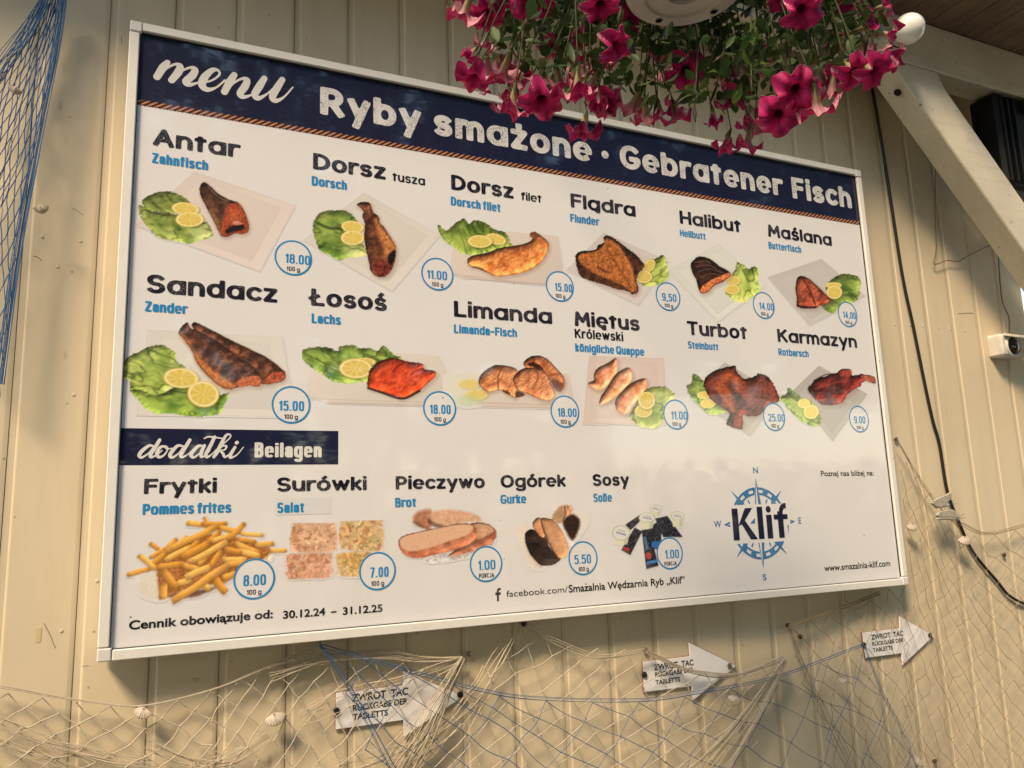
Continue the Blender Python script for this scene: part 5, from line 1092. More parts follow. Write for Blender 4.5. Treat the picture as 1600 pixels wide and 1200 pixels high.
M_STEEL = simple('dull screw steel', (.42, .38, .33), .32, 1., .1, 90); M_RUST = simple('brown nail', (.12, .075, .045), .6, .3, .2, 90); M_BLK = simple('black bolt paint', (.012, .012, .014), .4, 0, .1, 50)
def screw(px, py, mat, label, r=.0075, Y=WALL_Y, dep=.012):
    mb = MB(); c = W(px, py, Y-dep); c[1] = Y
    mb.lathe([(r*.45, 0), (r*.45, dep*.55), (r, dep*.6), (r*.95, dep*.85), (r*.6, dep), (r*.1, dep*1.03)], frame_to((0, -1, 0), c), 14)
    tag(mb.build('screw', mat, None, 35, loc=c), label, 'screw', 'screws and nails in the plank wall')
for px, py, m, lb in ((501, 1007, M_STEEL, 'shiny screw under the board where the blue net begins'), (734, 1022, M_STEEL, 'shiny screw beside the gathered end of the beige net bundle'), (820, 975, M_BLK, 'black screw right under the middle of the board'),
                      (1010, 1017, M_RUST, 'brown nail just above the tail of the middle arrow sign'), (1233, 978, M_RUST, 'brown nail holding the rope of the fine net under the board'), (1252, 995, M_RUST, 'brown nail below the nail that holds the fine net rope'),
                      (1402, 686, M_STEEL, 'shiny screw at the top of the fine brown net by the board'), (1463, 1190, M_RUST, 'rusty nail at the bottom where the blue net ends'), (1571, 867, M_RUST, 'rusty nail in the wall right of the black cable'),):
    screw(px, py, m, lb)
# arrow signs
M_SIGN = simple('white sign plastic', (.86, .84, .82), .35, 0, .06, 14); M_EDGE = simple('red brown sign edge', (.22, .05, .035), .5); M_TXT = simple('sign lettering', (.03, .028, .028), .5, 0, .2, 120)
def arrow(o, sc, outline, lines, bolts, label):
    k = crop(*o, sc); Yf = WALL_Y-.008; P = to_wall(k(outline), Yf)[:, [0, 2]]
    # tidy: straighten the shaft edges to the level the survey shows
    org = np.array([P[:, 0].mean(), WALL_Y, P[:, 1].mean()]); root = thing('arrow_sign', label, 'sign', org, 'tray return arrow signs')
    mb = MB(); mb.prism(P, Yf, Yf+.004, .0006); mb.build('panel', M_SIGN, root)
    e = MB(); c = P.mean(0); e.prism(P+(P-c)/np.linalg.norm(P-c, axis=1)[:, None]*.0012, Yf+.0012, Yf+.0046); e.build('edge', M_EDGE, root)
    R = []
    for tx, xl, xr, base, top in lines:
        b = k([base, top, (xl, base[1]), (xr, base[1])]); q = [W(a, y, Yf) for a, y in b]; R += builtin_text(tx, q[2][0], q[3][0]-.002, q[0][2], q[1][2]-q[0][2], .03)
    sheet('lettering', R, Yf-.0003, M_TXT, root)
    for (bx, by), m in bolts:
        c = W(*k([(bx, by)])[0], Yf-.006); mb = MB(); mb.lathe([(.0035, -.006), (.0035, .001), (.0075, .001), (.0075, .004), (.0045, .006), (.001, .0062)], frame_to((0, -1, 0), (c[0], Yf, c[2])), 14); mb.build('bolt', m, root, 35)
arrow((400, 940), 4, [(499, 572), (920, 524), (922, 430), (1296, 592), (925, 846), (922, 740), (498, 800)], [('ZWROT  TAC', 598, 957, (600, 626), (600, 578)), ('RÜCKGABE DER', 605, 955, (605, 684), (605, 645)), ('TABLETTS', 605, 830, (607, 740), (607, 702))], [((505, 687), M_BLK), ((1280, 583), M_BLK)], 'white arrow sign ZWROT TAC behind the beige net bundle, lowest of the three')
arrow((750, 940), 3.556, [(905, 335), (1168, 303), (1163, 228), (1422, 357), (1183, 550), (1178, 470), (912, 503)], [('ZWROT  TAC', 967, 1193, (968, 382), (968, 348)), ('RÜCKGABE DER', 973, 1193, (975, 419), (975, 392)), ('TABLETTS', 975, 1117, (977, 462), (977, 436))], [((918, 408), M_BLK), ((1392, 358), M_STEEL)], 'white arrow sign ZWROT TAC with a steel screw at its tip, under the board')
arrow((1180, 880), 3.75, [(627, 408), (850, 380), (846, 310), (1048, 425), (865, 597), (860, 528), (648, 555)], [('ZWROT  TAC', 680, 873, (683, 448), (683, 418)), ('RÜCKGABE DER', 687, 876, (690, 485), (690, 461)), ('TABLETTS', 690, 812, (692, 521), (692, 497))], [((644, 479), M_BLK), ((1031, 424), M_BLK)], 'white arrow sign ZWROT TAC on the fine brown net, smallest of the three')
# shells
M_SHELL = simple('pale shell', (.47, .39, .30), .45, 0, .15, 160)
def shell(px, py, size, Y, spin, label, tilt=.5):
    c = W(px, py, Y); mb = MB(); V = []; F = []; nr, na = 9, 41
    for back in (0, 1):
        for i in range(nr):
            t = i/(nr-1)
            for j in range(na):
                a = (j/(na-1)-.5)*2.5; rib = 1+.035*math.cos(j*math.pi/2)*t; r = t*rib*(1-.10*abs(a)); h = math.sqrt(max(0, 1-((t-.5)*1.7)**2))*.30*(1-.5*abs(a)/1.25)+.02*math.cos(j*math.pi/2)*t
                V.append((r*math.sin(a), -.5+r*math.cos(a), (h if not back else -.04)))
    for b in (0, 1):
        o = b*nr*na
        for i in range(nr-1):
            for j in range(na-1): q = (o+i*na+j, o+i*na+j+1, o+(i+1)*na+j+1, o+(i+1)*na+j); F.append(q if not b else q[::-1])
    for j in range(na-1): F.append(((nr-1)*na+j, (nr-1)*na+j+1, nr*na+(nr-1)*na+j+1, nr*na+(nr-1)*na+j))
    M = frame_to((-.25, -1, tilt), c, spin); M[:3, :3] *= size*.74; V = np.c_[np.array(V), np.ones(len(V))]@M.T
    mb.add(V[:, :3], F); sh_ = tag(mb.build('seashell', M_SHELL, None, 50, loc=c), label, 'seashell', 'seashells tied to the nets')
    hb = MB(); hc = (np.array((0, -.30, .20, 1))@M.T)[:3]; hb.lathe([(size*.05, 0), (size*.05, size*.05), (size*.01, size*.05)], frame_to(M[:3, 2], hc), 10); hb.build('hole', M_BLK, sh_)
for a in ((222, 1114, .030, .03, 2.7, 'ribbed seashell on the beige net rope under the board corner'), (430, 1124, .036, .03, 3.4, 'round seashell on the beige net left of the lowest arrow sign'), (1146, 1092, .026, .02, 2.9, 'small seashell where the blue rope crosses the middle arrow sign'),
          (1425, 824, .034, .03, 3.1, 'seashell on the fine net beside the board edge'), (1507, 845, .042, .02, 3.2, 'large ribbed seashell hanging on the black cable'), (24, 141, .022, -.005, 2.6, 'small seashell high in the blue net', -.55), (65, 327, .024, -.002, 3.3, 'seashell behind the dense edge of the blue net', -.45), (1434, 1189, .032, .02, 2.2, 'white seashell at the bottom end of the blue net'), (1317, 1064, .022, .03, 3.0, 'tiny pointed seashell left of the smallest arrow sign')): shell(*a)
# grey butterflies on the net
t = NT('grey speckled wing'); v_ = t.node('ShaderNodeTexVoronoi'); v_.inputs['Scale'].default_value = 95; t.link(t.coord(), v_.inputs['Vector'])
t.color(t.mix(t.ramp(v_.outputs['Distance'], [(.18, .85), (.30, 0.)]), (.40, .36, .28), (.06, .05, .04))).set(Roughness=.8); M_WING = t.m
M_BODY = simple('pale ornament body', (.62, .54, .42), .8, 0, .1, 80)
for poly, body, lb in (([(1455, 786), (1466, 778), (1478, 773), (1484, 770), (1487, 774), (1485, 781), (1480, 784), (1476, 790), (1466, 793)], [(1460, 792), (1470, 790), (1482, 789)], 'grey speckled butterfly ornament on the net, upper of the two by the cable'), ([(1463, 806), (1468, 799), (1480, 797), (1490, 797), (1498, 806), (1496, 810), (1484, 808), (1470, 809)], [(1463, 810), (1478, 809), (1497, 811)], 'grey speckled butterfly ornament with a white body, lower of the two by the cable')):
    P = to_wall(spline(poly, 4, closed=True), .0)[:, [0, 2]]; org = np.array([P[:, 0].mean(), .0, P[:, 1].mean()]); root = thing('butterfly_ornament', lb, 'ornament', org, 'butterfly ornaments on the fine net')
    mb = MB(); mb.prism(P, -.004, .004, .002); mb.build('wing', M_WING, root); mb = MB(); mb.tube(to_wall(spline(body, 5), .004), [.003]+[.007]*8+[.005]*2, 8); mb.build('body', M_BODY, root, True)
    mb = MB(); e = to_wall([body[-1], (body[-1][0]+9, body[-1][1]-8), (body[-1][0]+12, body[-1][1]-2)], .0)
    mb.tube([e[0], e[1]], .0006, 4); mb.tube([e[0], e[2]], .0006, 4); mb.build('antenna', M_BLK, root)
# cables
def cable(name, px, r, mat, Y, label):
    mb = MB(); P = to_wall(spline(px, 8), Y); mb.tube(P, r, 8); tag(mb.build(name, mat, None, True, loc=P[0]), label, 'cable', 'cables on the plank wall')
M_RUBBER = simple('black cable rubber', (.010, .009, .009), .38, 0, .1, 40); M_WIRE = simple('old brown wire', (.15, .10, .055), .6, 0, .2, 60)
cable('cable', [(1352, 90), (1365, 150), (1389, 295), (1410, 430), (1427, 510), (1443, 590), (1457, 655), (1468, 695), (1480, 767), (1500, 820), (1520, 862), (1557, 907), (1582, 934), (1640, 960)], .0052, M_RUBBER, .055, 'thick black cable hanging down the wall right of the menu board')
cable('cable', [(1462, 240), (1461, 330), (1463, 385), (1459, 410), (1466, 412), (1480, 407), (1498, 408), (1512, 400), (1545, 384), (1570, 372)], .0016, M_WIRE, .05, 'thin brown wire hooked on a nail below the diagonal brace')
cable('cable', [(1560, 380), (1561, 420), (1566, 470), (1576, 495), (1577, 520)], .0022, M_WIRE, .055, 'thin brown wire running down into the security camera')
# bulb on the beam
gy = -.14
for q in np.arange(-.16, -.40, -.002):
    g = W(1420, 45, q); f_ = proj((g[0], BY, g[2]))
    gy = q
    if f_[0] < 1380: break
g = W(1420, 45, gy); gr = 19.5*np.linalg.norm(g-EYE)/FPX
bulb = thing('light_bulb', 'unlit round white light bulb in a socket on the white beam', 'light bulb', (g[0], BY, g[2]))
t = NT('opal bulb glass'); t.color((.86, .82, .76)).set(Roughness=.12, Coat_Weight=1.0, Coat_Roughness=.03, Subsurface_Weight=.25, Subsurface_Scale=.02); t.b.inputs['Subsurface Radius'].default_value = (.02, .018, .015); M_OPAL = t.m
LB = abs(gy-BY); mb = MB(); prof = [(gr*.45, LB-gr*1.18)]+[(gr*math.sin(a), LB-gr*math.cos(a)) for a in np.linspace(.5, math.pi-.02, 20)]; mb.lathe(prof, frame_to((0, -1, 0), (g[0], BY, g[2])), 32); mb.build('globe', M_OPAL, bulb, True)
mb = MB(); mb.lathe([(gr*.95, 0), (gr*.95, .008), (gr*.62, .012), (gr*.62, LB-gr*1.25), (gr*.68, LB-gr*1.25), (gr*.68, LB-gr*1.0), (gr*.5, LB-gr*.98)], frame_to((0, -1, 0), (g[0], BY, g[2])), 28); mb.build('socket', simple('aged white socket', (.52, .46, .36), .5, 0, .12, 60), bulb, 40)
mb = MB(); mb.lathe([(gr*.70, LB-gr*1.12), (gr*.72, LB-gr*1.09), (gr*.72, LB-gr*1.03), (gr*.70, LB-gr*1.0)], frame_to((0, -1, 0), (g[0], BY, g[2])), 28); mb.build('ring', M_RUBBER, bulb, 40)
# security camera
a0 = W(1543, 540, WALL_Y); d_ = WALL_Y
while proj((a0[0], d_, a0[2]))[0] < 1565.5: d_ -= .002
zt_ = W(1565, 520.5, d_)[2]; zb_ = W(1566, 555, d_)[2]; xe = a0[0]+.135
scam = thing('security_camera', 'white wall box with a dark round lens under a small hood, by the right edge', 'security camera', (a0[0]+.065, WALL_Y, (zt_+zb_)/2))
M_CAM = simple('dirty white camera plastic', (.64, .59, .50), .42, 0, .16, 25)
mb = MB(); mb.box(a0[0], xe, d_, WALL_Y-.001, zb_, zt_, .007); mb.build('body', M_CAM, scam)
lc = ((a0[0]+xe)/2-.012, d_, (zt_+zb_)/2-.004); lr = (zt_-zb_)*.43
mb = MB(); mb.lathe([(lr*1.12, 0), (lr*1.12, .004), (lr*.98, .007), (lr*.92, .004), (lr*.90, .001)], frame_to((0, -1, 0), lc), 30); mb.build('lens_ring', M_CAM, scam, 40)
mb = MB(); mb.lathe([(lr*.90*math.cos(a), .001+lr*.35*math.sin(a)) for a in np.linspace(0, 1.5, 8)], frame_to((0, -1, 0), lc), 30); t = NT('dark lens'); t.color((.012, .010, .012)).set(Roughness=.08); mb.build('lens', t.m, scam, True)
hd = MB(); hy = d_-.055
for i in range(4):
    f0 = i/4; f1 = (i+1)/4-.02; y0, y1 = d_-f0*.055, d_-f1*.055; z0, z1 = zt_-f0*.020, zt_-f1*.020
    V, F = hexa([(a0[0]+.012, y0, z0), (xe, y0, z0), (xe, y1, z1), (a0[0]+.012, y1, z1), (a0[0]+.012, y0, z0-.004), (xe, y0, z0-.004), (xe, y1, z1-.004), (a0[0]+.012, y1, z1-.004)]); hd.add(V, F)
V, F = hexa([(a0[0]+.012, d_, zt_-.0045), (xe, d_, zt_-.0045), (xe, hy, zt_-.0245), (a0[0]+.012, hy, zt_-.0245), (a0[0]+.012, d_, zt_-.007), (xe, d_, zt_-.007), (xe, hy, zt_-.027), (a0[0]+.012, hy, zt_-.027)]); hd.add(V, F)
hd.build('hood', M_CAM, scam)
# loudspeaker behind the brace
s0 = W(1474, 200, WALL_Y)[0]; sy = WALL_Y
while proj((s0, sy, 2.9))[0] < 1566: sy -= .003
st_ = 3.0
while proj((s0, sy, st_))[1] > 139: st_ += .003
sb_ = st_
while proj((s0, sy, sb_))[1] < 288: sb_ -= .003
spk_ = thing('loudspeaker', 'black wall loudspeaker with ridged front under the beam at the right edge', 'loudspeaker', (s0+.13, WALL_Y, sb_))
t = NT('black speaker plastic'); t.color((.0035, .0033, .003)).set(Roughness=.55, Specular_IOR_Level=.25); M_SPK = t.m
mb = MB(); mb.box(s0, s0+.30, sy+.012, WALL_Y-.11, sb_, st_, .012); mb.build('cabinet', M_SPK, spk_)
mb = MB(); mb.box(s0+.12, s0+.18, WALL_Y-.1095, WALL_Y-.0005, (sb_+st_)/2, (sb_+st_)/2+.06); mb.build('bracket', M_SPK, spk_)
mb = MB()
for i in range(3): x = s0+.012+i*.034; mb.box(x, x+.007, sy, sy+.0115, sb_+.02, st_-.02, .0015)
mb.box(s0+.135, s0+.29, sy-.006, sy+.0115, st_-.06, st_-.012, .003); mb.build('ridged_front', M_SPK, spk_)
mb = MB(); mb.lathe([(.06, 0), (.06, .006), (.052, .010), (.046, .004), (.018, -.0), (.016, .004), (.004, .008)], frame_to((0, -1, 0), (s0+.20, sy+.0115, (sb_+st_)/2-.01)), 28); mb.build('cone', M_SPK, spk_, 40)

# added out of view to block sky light and shape reflections: hedge and the trees that the glossy board mirrors
def leaf_mass(name, label, blobs, n, size, mat, seed, kind='stuff'):
    R = np.random.RandomState(seed); V = []; F = []; w_ = np.array([b[3]*b[4]*b[5] for b in blobs])**.66; w_ /= w_.sum()
    for k in R.choice(len(blobs), n, p=w_):
        cx, cy, cz, rx, ry, rz = blobs[k]; d = R.normal(0, 1, 3); d /= np.linalg.norm(d); r = R.uniform(.75, 1.03)
        c = np.array((cx+d[0]*rx*r, cy+d[1]*ry*r, max(.05, cz+d[2]*rz*r))); a = R.normal(0, 1, 3); a /= np.linalg.norm(a); b = np.cross(a, R.normal(0, 1, 3)); b /= np.linalg.norm(b); s_ = size*R.uniform(.6, 1.3); o = len(V)
        V += [c-a*s_, c+b*s_*.5, c+a*s_, c-b*s_*.5]; F.append((o, o+1, o+2, o+3))
    mb = MB(); mb.add(V, F); return tag(mb.build(name, mat, None), kind=kind, label=label)
M_LEAF2 = simple('distant leaves', (.035, .060, .020), .6, 0, .35, 3)
leaf_mass('hedge_blocker', None, [(x, -9.5, 1.05, .8, .5, 1.45) for x in np.arange(-14, 22, .9)], 26000, .11, M_LEAF2, 5)  # added leaf mass, lower bound of the sky strip mirrored in the board
R_ = np.random.RandomState(9)
BL_ = [(x+R_.uniform(-.3, .3), -10.5+R_.uniform(-.6, .6), z, 1.5, 1.3, 1.25) for x in np.arange(-13, 6.4, 1.7) for z in (2.6, 3.9, 5.3, 6.6, 7.9, 9.2)]
BL_ += [(x+R_.uniform(-.3, .3), -10.5+R_.uniform(-.6, .6), z, 1.5, 1.3, 1.25) for x in np.arange(6.6, 27, 1.7) for z in (5.0, 6.3, 7.6, 9.0, 10.2)]
leaf_mass('treeline_blocker', None, BL_, 46000, .2, M_LEAF2, 6)  # added unseen crowns, cut sky fill and keep the mirrored header dark
# ------------------------------------------------------------------ hanging pot with the trailing petunia
DEP = 1.127
def cam_pt(px, py, dep): return EYE + (FW + RT*((px-800)/FPX) - UP*((py-600)/FPX))*dep
PC = cam_pt(1072, -12, DEP); PR = .085
pot = thing('flower_pot', 'white round hanging flower pot seen from below at the top edge', 'flower pot', PC)
M_POT = simple('white pot plastic', (.62, .57, .50), .45, 0, .05, 30)
mb = MB(); mb.lathe([(.002, .006), (.026, .006), (.028, .0), (.032, .0), (.034, .003), (.058, .003), (.060, .0), (.078, .0), (PR, .004), (PR+.003, .012), (.118, .175), (.127, .178), (.127, .19), (.118, .19), (.112, .165), (.0, .16)], frame_to((0, 0, 1), PC), 56); mb.build('pot_body', M_POT, pot, 40)
mb = MB(); mb.lathe([(.001, .0), (.024, .0), (.024, .004), (.001, .004)], frame_to((0, 0, 1), PC+np.array((0, 0, .0035))), 32); mb.build('drain_cap', simple('grey plastic', (.30, .28, .27), .5), pot, 40)
mb = MB()
for k in range(5):
    a = k*1.256+.3; c = PC+np.array((math.cos(a)*.069, math.sin(a)*.069, -.0006)); mb.lathe([(.0052, 0), (.0060, -.0006), (.0066, 0)], frame_to((0, 0, 1), c), 18)
mb.build('moulded_ring', M_POT, pot, 40)
hook = PC+np.array((0, 0, .62)); mb = MB()
for k in range(3):
    a = k*2.094+.6; mb.tube([PC+np.array((.122*math.cos(a), .122*math.sin(a), .185)), hook], .0022, 6)
mb.build('hanger_cord', M_POT, pot)
mb = MB(); mb.tube(spline([hook, hook+np.array((0, .02, .05)), (hook[0], hook[1]+.3, hook[2]+.08), (hook[0], BY+.06, hook[2]+.05)], 6), .007, 8); tag(mb.build('wall_bracket', M_STEEL, None, True, loc=hook), 'grey steel rod bracket that carries the hanging flower pot', 'bracket')


def leafy(name, trans, rough=.55):
    m = bpy.data.materials.new(name); m.use_nodes = True; n, l = m.node_tree.nodes, m.node_tree.links; b = n['Principled BSDF']; a = n.new('ShaderNodeAttribute'); a.attribute_name = 'paint'
    l.new(a.outputs['Color'], b.inputs['Base Color']); b.inputs['Roughness'].default_value = rough; b.inputs['Specular IOR Level'].default_value = .25
    tr = n.new('ShaderNodeBsdfTranslucent'); l.new(a.outputs['Color'], tr.inputs['Color']); mx = n.new('ShaderNodeMixShader'); mx.inputs[0].default_value = trans
    l.new(b.outputs[0], mx.inputs[1]); l.new(tr.outputs[0], mx.inputs[2]); l.new(mx.outputs[0], n['Material Output'].inputs['Surface']); return m
M_PETAL, M_LEAF = leafy('petunia petal', .35), leafy('petunia leaf', .25, .5)
def flower_mesh(seed, wilt=0.):
    R = np.random.RandomState(seed); nt, na = 17, 60; th = np.linspace(0, 2*np.pi, na, endpoint=False); ph = R.uniform(0, 7, 6); V = []; C = []; F = []
    lob = R.normal(0, .07, 5)
    for side in (0, 1):
        for i in range(nt):
            t = i/(nt-1); fl = ss(.42, 1, t)
            r0 = .045+.055*ss(0, .45, t)+(.50-.10)*fl**1.25*(1-.55*wilt)
            L5 = np.cos(5*th); tip = np.abs(np.cos(2.5*th))**1.1
            lv = np.interp((th/(2*np.pi)*5) % 5, np.arange(6), np.r_[lob, lob[0]])
            r = r0*(1+fl*(.30*(tip-.62)+lv*1.1)+fl**3*.04*np.sin(11*th+ph[0])) 
            z = -.80+.80*(t/.72 if t < .72 else 1+.0*(t-.72))*1.0
            z = z+fl**2*(.09*np.sin(3*th+ph[1])+.065*np.sin(7*th+ph[2])+.035*np.sin(13*th+ph[3])*fl)-.30*fl**3*(tip-.35)-.10*fl**2+(.35*wilt*fl)
            if side: r = r*1.0+.006; z = z-.010
            V.append(np.stack([r*np.cos(th), r*np.sin(th), z], 1))
            vein = np.clip(np.abs(np.cos(2.5*th))**14*.8+np.abs(np.cos(12.5*th+.3*np.sin(5*th)))**10*.35, 0, 1)[:, None]
            blot = (fbm(th*3+seed, np.full(na, t*4.), seed, 3)[:, None]-.5)
            if side == 0:
                c = np.array((.58, .018, .165))*(1-.40*vein)*(1+.5*blot); thr = ss(.58, .40, t); c = c*(1-thr)+np.array((.22, .03, .08))*thr
            else:
                c = np.array((.78, .38, .44))*(1-.55*vein)*(1+.4*blot); tb = ss(.62, .30, t); c = c*(1-tb)+np.array((.42, .36, .17))*tb*(1-.3*vein)
                base = ss(.1, 0, t); c = c*(1-base)+np.array((.10, .14, .03))*base
            C.append(np.clip(c, 0, 1))
    for s_ in (0, 1):
        o = s_*nt*na
        for i in range(nt-1):
            for k in range(na):
                q = (o+i*na+k, o+i*na+(k+1) % na, o+(i+1)*na+(k+1) % na, o+(i+1)*na+k); F.append(q if s_ else q[::-1])
    for k in range(na): F.append(((nt-1)*na+k, (nt-1)*na+(k+1) % na, nt*na+(nt-1)*na+(k+1) % na, nt*na+(nt-1)*na+k))
    return np.concatenate(V), F, np.concatenate(C)
def calyx_mesh():
    V = []; F = []; C = []
    for k in range(5):
        a = k*1.2566; o = len(V); d = np.array((math.cos(a), math.sin(a), 0)); s_ = np.array((-math.sin(a), math.cos(a), 0))
        for t, r, w_, z in ((0, .02, .025, -.86), (.4, .06, .032, -.72), (.8, .11, .024, -.60), (1, .15, .003, -.52)): V += [d*r-s_*w_+(0, 0, z), d*r+s_*w_+(0, 0, z)]
        for i in range(3): F.append((o+2*i, o+2*i+1, o+2*i+3, o+2*i+2))
    return np.array(V), F
def mesh_of(name, V, F, C, mat):
    me = bpy.data.meshes.new(name); me.from_pydata(V.tolist(), [], F); a = me.color_attributes.new('paint', 'FLOAT_COLOR', 'POINT'); C = np.broadcast_to(C, (len(V), 3))
    a.data.foreach_set('color', np.c_[C, np.ones(len(V))].astype(np.float32).ravel()); me.polygons.foreach_set('use_smooth', np.ones(len(me.polygons), bool)); me.materials.append(mat); return me
FM = [mesh_of('flower', *flower_mesh(11+i, w_), M_PETAL) for i, w_ in enumerate((0, 0, .12, .45, 0))]
CM = mesh_of('calyx', *calyx_mesh(), np.array((.045, .075, .018)), M_LEAF)
plant = thing('petunia', 'trailing magenta petunia in bloom spilling from the hanging pot over the board', 'petunia', PC)
FL = [ # px, py, size px, axis in (right, up, towards camera), depth, mesh
 (726, 22, 66, (-.35, -.8, -.45), 1.02, 0), (760, 22, 64, (.25, -.7, .6), 1.06, 1), (741, 118, 66, (-.15, -.95, .25), 1.0, 2), (736, 84, 36, (-.4, -.6, .3), 1.0, 3), (786, 112, 62, (-.35, -.65, -.6), 1.05, 4),
 (800, 168, 64, (-.15, -.97, -.2), 1.03, 2), (846, 156, 84, (.1, -.8, .55), 1.0, 0), (826, 162, 56, (-.3, -.8, -.4), 1.07, 1), (902, 142, 62, (.0, -1, -.12), .98, 2), (874, 130, 56, (.2, -.7, -.5), 1.12, 4), (948, 160, 58, (.3, -.7, .6), 1.08, 1),
 (912, 204, 58, (-.1, -1, .05), 1.02, 2), (988, 166, 64, (-.35, -.65, -.5), 1.05, 0), (1010, 184, 56, (.15, -.9, -.35), 1.0, 4), (1056, 182, 48, (.25, -.95, -.15), 1.06, 2), (962, 70, 72, (.55, -.5, .6), .97, 1), (984, 32, 54, (.5, -.2, .5), 1.0, 0),
 (832, 2, 86, (0, -.75, .6), 1.05, 1), (938, 8, 78, (.1, -.8, .5), 1.02, 4), (862, 72, 44, (.1, -.5, .7), 1.28, 0), (905, 60, 40, (-.2, -.6, .6), 1.3, 1), (1072, 110, 66, (.05, -.6, .8), 1.0, 0), (1040, 118, 42, (.3, -.5, -.6), 1.25, 4), (1030, 84, 46, (-.4, -.6, -.4), 1.1, 2),
 (1148, 150, 76, (.25, -.9, .3), 1.04, 1), (1172, 118, 50, (.4, -.5, -.5), 1.15, 0), (1254, 14, 84, (.1, -.6, .75), 1.0, 4), (1168, 224, 52, (-.1, -1, -.2), 1.03, 2), (1186, 202, 46, (.3, -.8, -.4), 1.08, 0), (1132, 230, 48, (-.3, -.9, -.1), 1.05, 4),
 (1244, 140, 86, (-.1, -.6, .78), 1.0, 1), (1216, 180, 84, (-.25, -.6, .7), 1.03, 0), (1276, 168, 64, (.25, -.85, -.35), 1.0, 2), (1296, 116, 56, (.2, -.5, .3), 1.12, 3), (1335, 112, 66, (.1, -.7, .65), 1.02, 4), (1366, 110, 72, (.3, -.6, .7), 1.0, 0), (1400, 92, 46, (.8, -.35, .4), 1.02, 2),
 (1362, 36, 56, (.6, .2, .4), 1.06, 1), (1392, 56, 46, (.75, -.4, .3), 1.04, 2), (1306, 66, 42, (.3, -.2, -.6), 1.15, 0), (1288, 60, 30, (0, -.6, .5), 1.3, 3), (1190, 70, 28, (0, -.6, .5), 1.3, 3), (1182, 92, 30, (.2, -.6, .5), 1.3, 0), (1300, 140, 50, (.0, -.9, -.3), 1.08, 3),
 (720, -22, 60, (-.5, -.3, .6), 1.1, 4), (790, -18, 60, (0, -.6, .7), 1.1, 0), (1330, -8, 60, (.4, -.2, .7), 1.1, 1), (1225, -10, 60, (0, -.5, .7), 1.08, 2), (1385, 8, 44, (.7, .2, .3), 1.12, 0), (1055, 165, 40, (-.5, -.7, -.3), 1.15, 4), (1115, 185, 40, (.1, -.9, .2), 1.12, 3)]
RX = np.random.RandomState(77)
for k in range(30):
    x = RX.uniform(735, 1390); lim = np.interp(x, [735, 790, 860, 930, 1000, 1100, 1190, 1290, 1390], [110, 190, 190, 195, 185, 205, 225, 165, 100]); y = lim*RX.uniform(.15, .98)**.6
    if ((x-1072)/125)**2+((y+12)/85)**2 < 1: continue
    an = RX.uniform(-1.2, 1.2); FL.append((x, y, RX.uniform(34, 58), (math.sin(an)*.8, -math.cos(an)*.9, RX.uniform(-.8, .3)), RX.uniform(1.02, 1.26), RX.randint(0, 5)))
R = np.random.RandomState(21); stems = MB(); leaves = MB(); CC = np.array(PC)
def clear_of_pot(p):
    x, y = proj(p); return ((x-1072)/112)**2+((y+12)/72)**2 > 1 or (p-EYE)@FW > 1.2
def leaf(p, d, L, w_, tw=0.):
    if not clear_of_pot(p): return
    d = d/np.linalg.norm(d); s_ = np.cross(d, R.normal(0, 1, 3)); s_ /= np.linalg.norm(s_)+1e-9; u = np.cross(s_, d); V = []; 
    curl = R.uniform(-.35, .35)
    for t, q in ((0, .06), (.2, .55), (.45, 1.), (.7, .85), (.88, .45), (1., .04)):
        c = p+d*L*t+u*L*curl*t*t; V += [c-s_*w_*q+u*w_*.3*q, c, c+s_*w_*q+u*w_*.3*q]
    F = []
    for i in range(5): F += [(3*i, 3*i+1, 3*i+4, 3*i+3), (3*i+1, 3*i+2, 3*i+5, 3*i+4)]
    col = np.array((.036, .068, .017))*R.uniform(.55, 1.7)*np.array((R.uniform(.8, 1.35), 1, 1))
    leaves.add(V, F, col)
def stem(a, b, r=.0014, nl=6, droop=.05):
    m1 = a+(b-a)*.35+np.array((0, 0, droop))+R.normal(0, .012, 3); m2 = a+(b-a)*.72+np.array((0, 0, droop*.6))+R.normal(0, .012, 3)
    P = spline([a, m1, m2, b], 6)
    if not all(clear_of_pot(q) for q in P): P = P[len(P)*2//3:]
    if not all(clear_of_pot(q) for q in P): return
    stems.tube(P, np.linspace(r*1.3, r*.8, len(P)), 5, np.array((.06, .075, .022))*R.uniform(.6, 1.5))
    for k in range(nl):
        i = R.randint(min(3, len(P)-2), len(P)-1); d = R.normal(0, 1, 3)+np.array((0, 0, -.4)); leaf(P[i], d, R.uniform(.016, .034), R.uniform(.004, .0085))
def rim(p): 
    d = (p-CC)[:2]; d = d/(np.linalg.norm(d)+1e-9); a = math.atan2(d[1], d[0])+R.uniform(-.5, .5); return CC+np.array((.118*math.cos(a), .118*math.sin(a), .185))
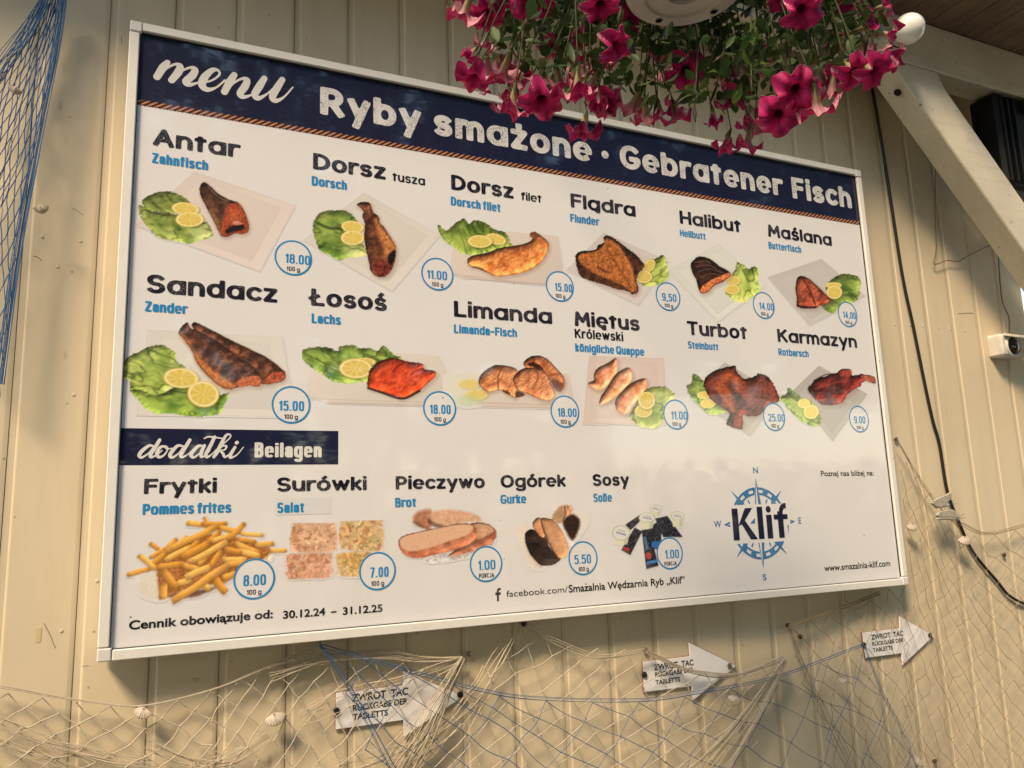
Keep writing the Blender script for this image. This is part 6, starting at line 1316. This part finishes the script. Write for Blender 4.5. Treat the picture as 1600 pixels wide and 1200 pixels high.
for i, (px, py, sz, ax, dep, mi) in enumerate(FL):
    if sz > 70: sz *= .88
    if 980 < px < 1195: dep += .22
    mouth = cam_pt(px, py, dep); z = RT*ax[0]+UP*ax[1]-FW*ax[2]; z = z/np.linalg.norm(z); size = sz*.92*dep/FPX
    M = frame_to(z, mouth-z*(-.25)*size*0, R.uniform(0, 6.3)); org = mouth+z*size*.18; M[:3, 3] = org-CC; M[:3, :3] *= size
    o = bpy.data.objects.new('flower', FM[mi]); COL.objects.link(o); o.parent = plant; o.matrix_local = Matrix(M.tolist())
    c = bpy.data.objects.new('calyx', CM); COL.objects.link(c); c.parent = o
    stem(rim(org), org-z*size*.84, .0013, 7, .05)
# leafy shoots filling the spill of the plant
reg = np.array([(735, -50), (765, 45), (790, 110), (850, 140), (930, 135), (1000, 150), (1095, 185), (1180, 170), (1290, 110), (1375, 50), (1380, -50)], float)
def inside(x, y):
    c = False; n = len(reg)
    for i in range(n):
        (ax, ay), (bx, by) = reg[i], reg[(i+1) % n]
        if (ay > y) != (by > y) and x < (bx-ax)*(y-ay)/(by-ay)+ax: c = not c
    return c
k = 0
while k < 150:
    x, y = R.uniform(735, 1385), -45+230*R.rand()**1.35
    if not inside(x, y): continue
    dep = R.uniform(.98, 1.40)
    if ((x-1072)/105)**2+((y+12)/70)**2 < 1: dep = R.uniform(1.26, 1.45)
    e = cam_pt(x, y, dep); stem(rim(e), e, .0012, 9, .04); k += 1
    if R.rand() < .5:
        d = R.normal(0, .6, 3)+np.array((0, 0, -1.)); stems.tube([e, e+d*.008, e+d*.018], [.0012, .003, .0008], 5, np.array((.07, .05, .03)))
k = 0
while k < 1500:
    x, y = R.uniform(735, 1385), -48+210*R.rand()**1.6
    if not inside(x, y): continue
    w_ = 1.0 if 1120 < x < 1330 and y < 70 else .62
    if R.rand() > w_: continue
    dep = R.uniform(1.02, 1.42)
    if ((x-1072)/100)**2+((y+12)/66)**2 < 1: dep = R.uniform(1.26, 1.45)
    leaf(cam_pt(x, y, dep), R.normal(0, 1, 3)+np.array((0, 0, -.5)), R.uniform(.013, .030), R.uniform(.0038, .0085)); k += 1
stems.build('stems', M_LEAF, plant, True); leaves.build('foliage', M_LEAF, plant, True)
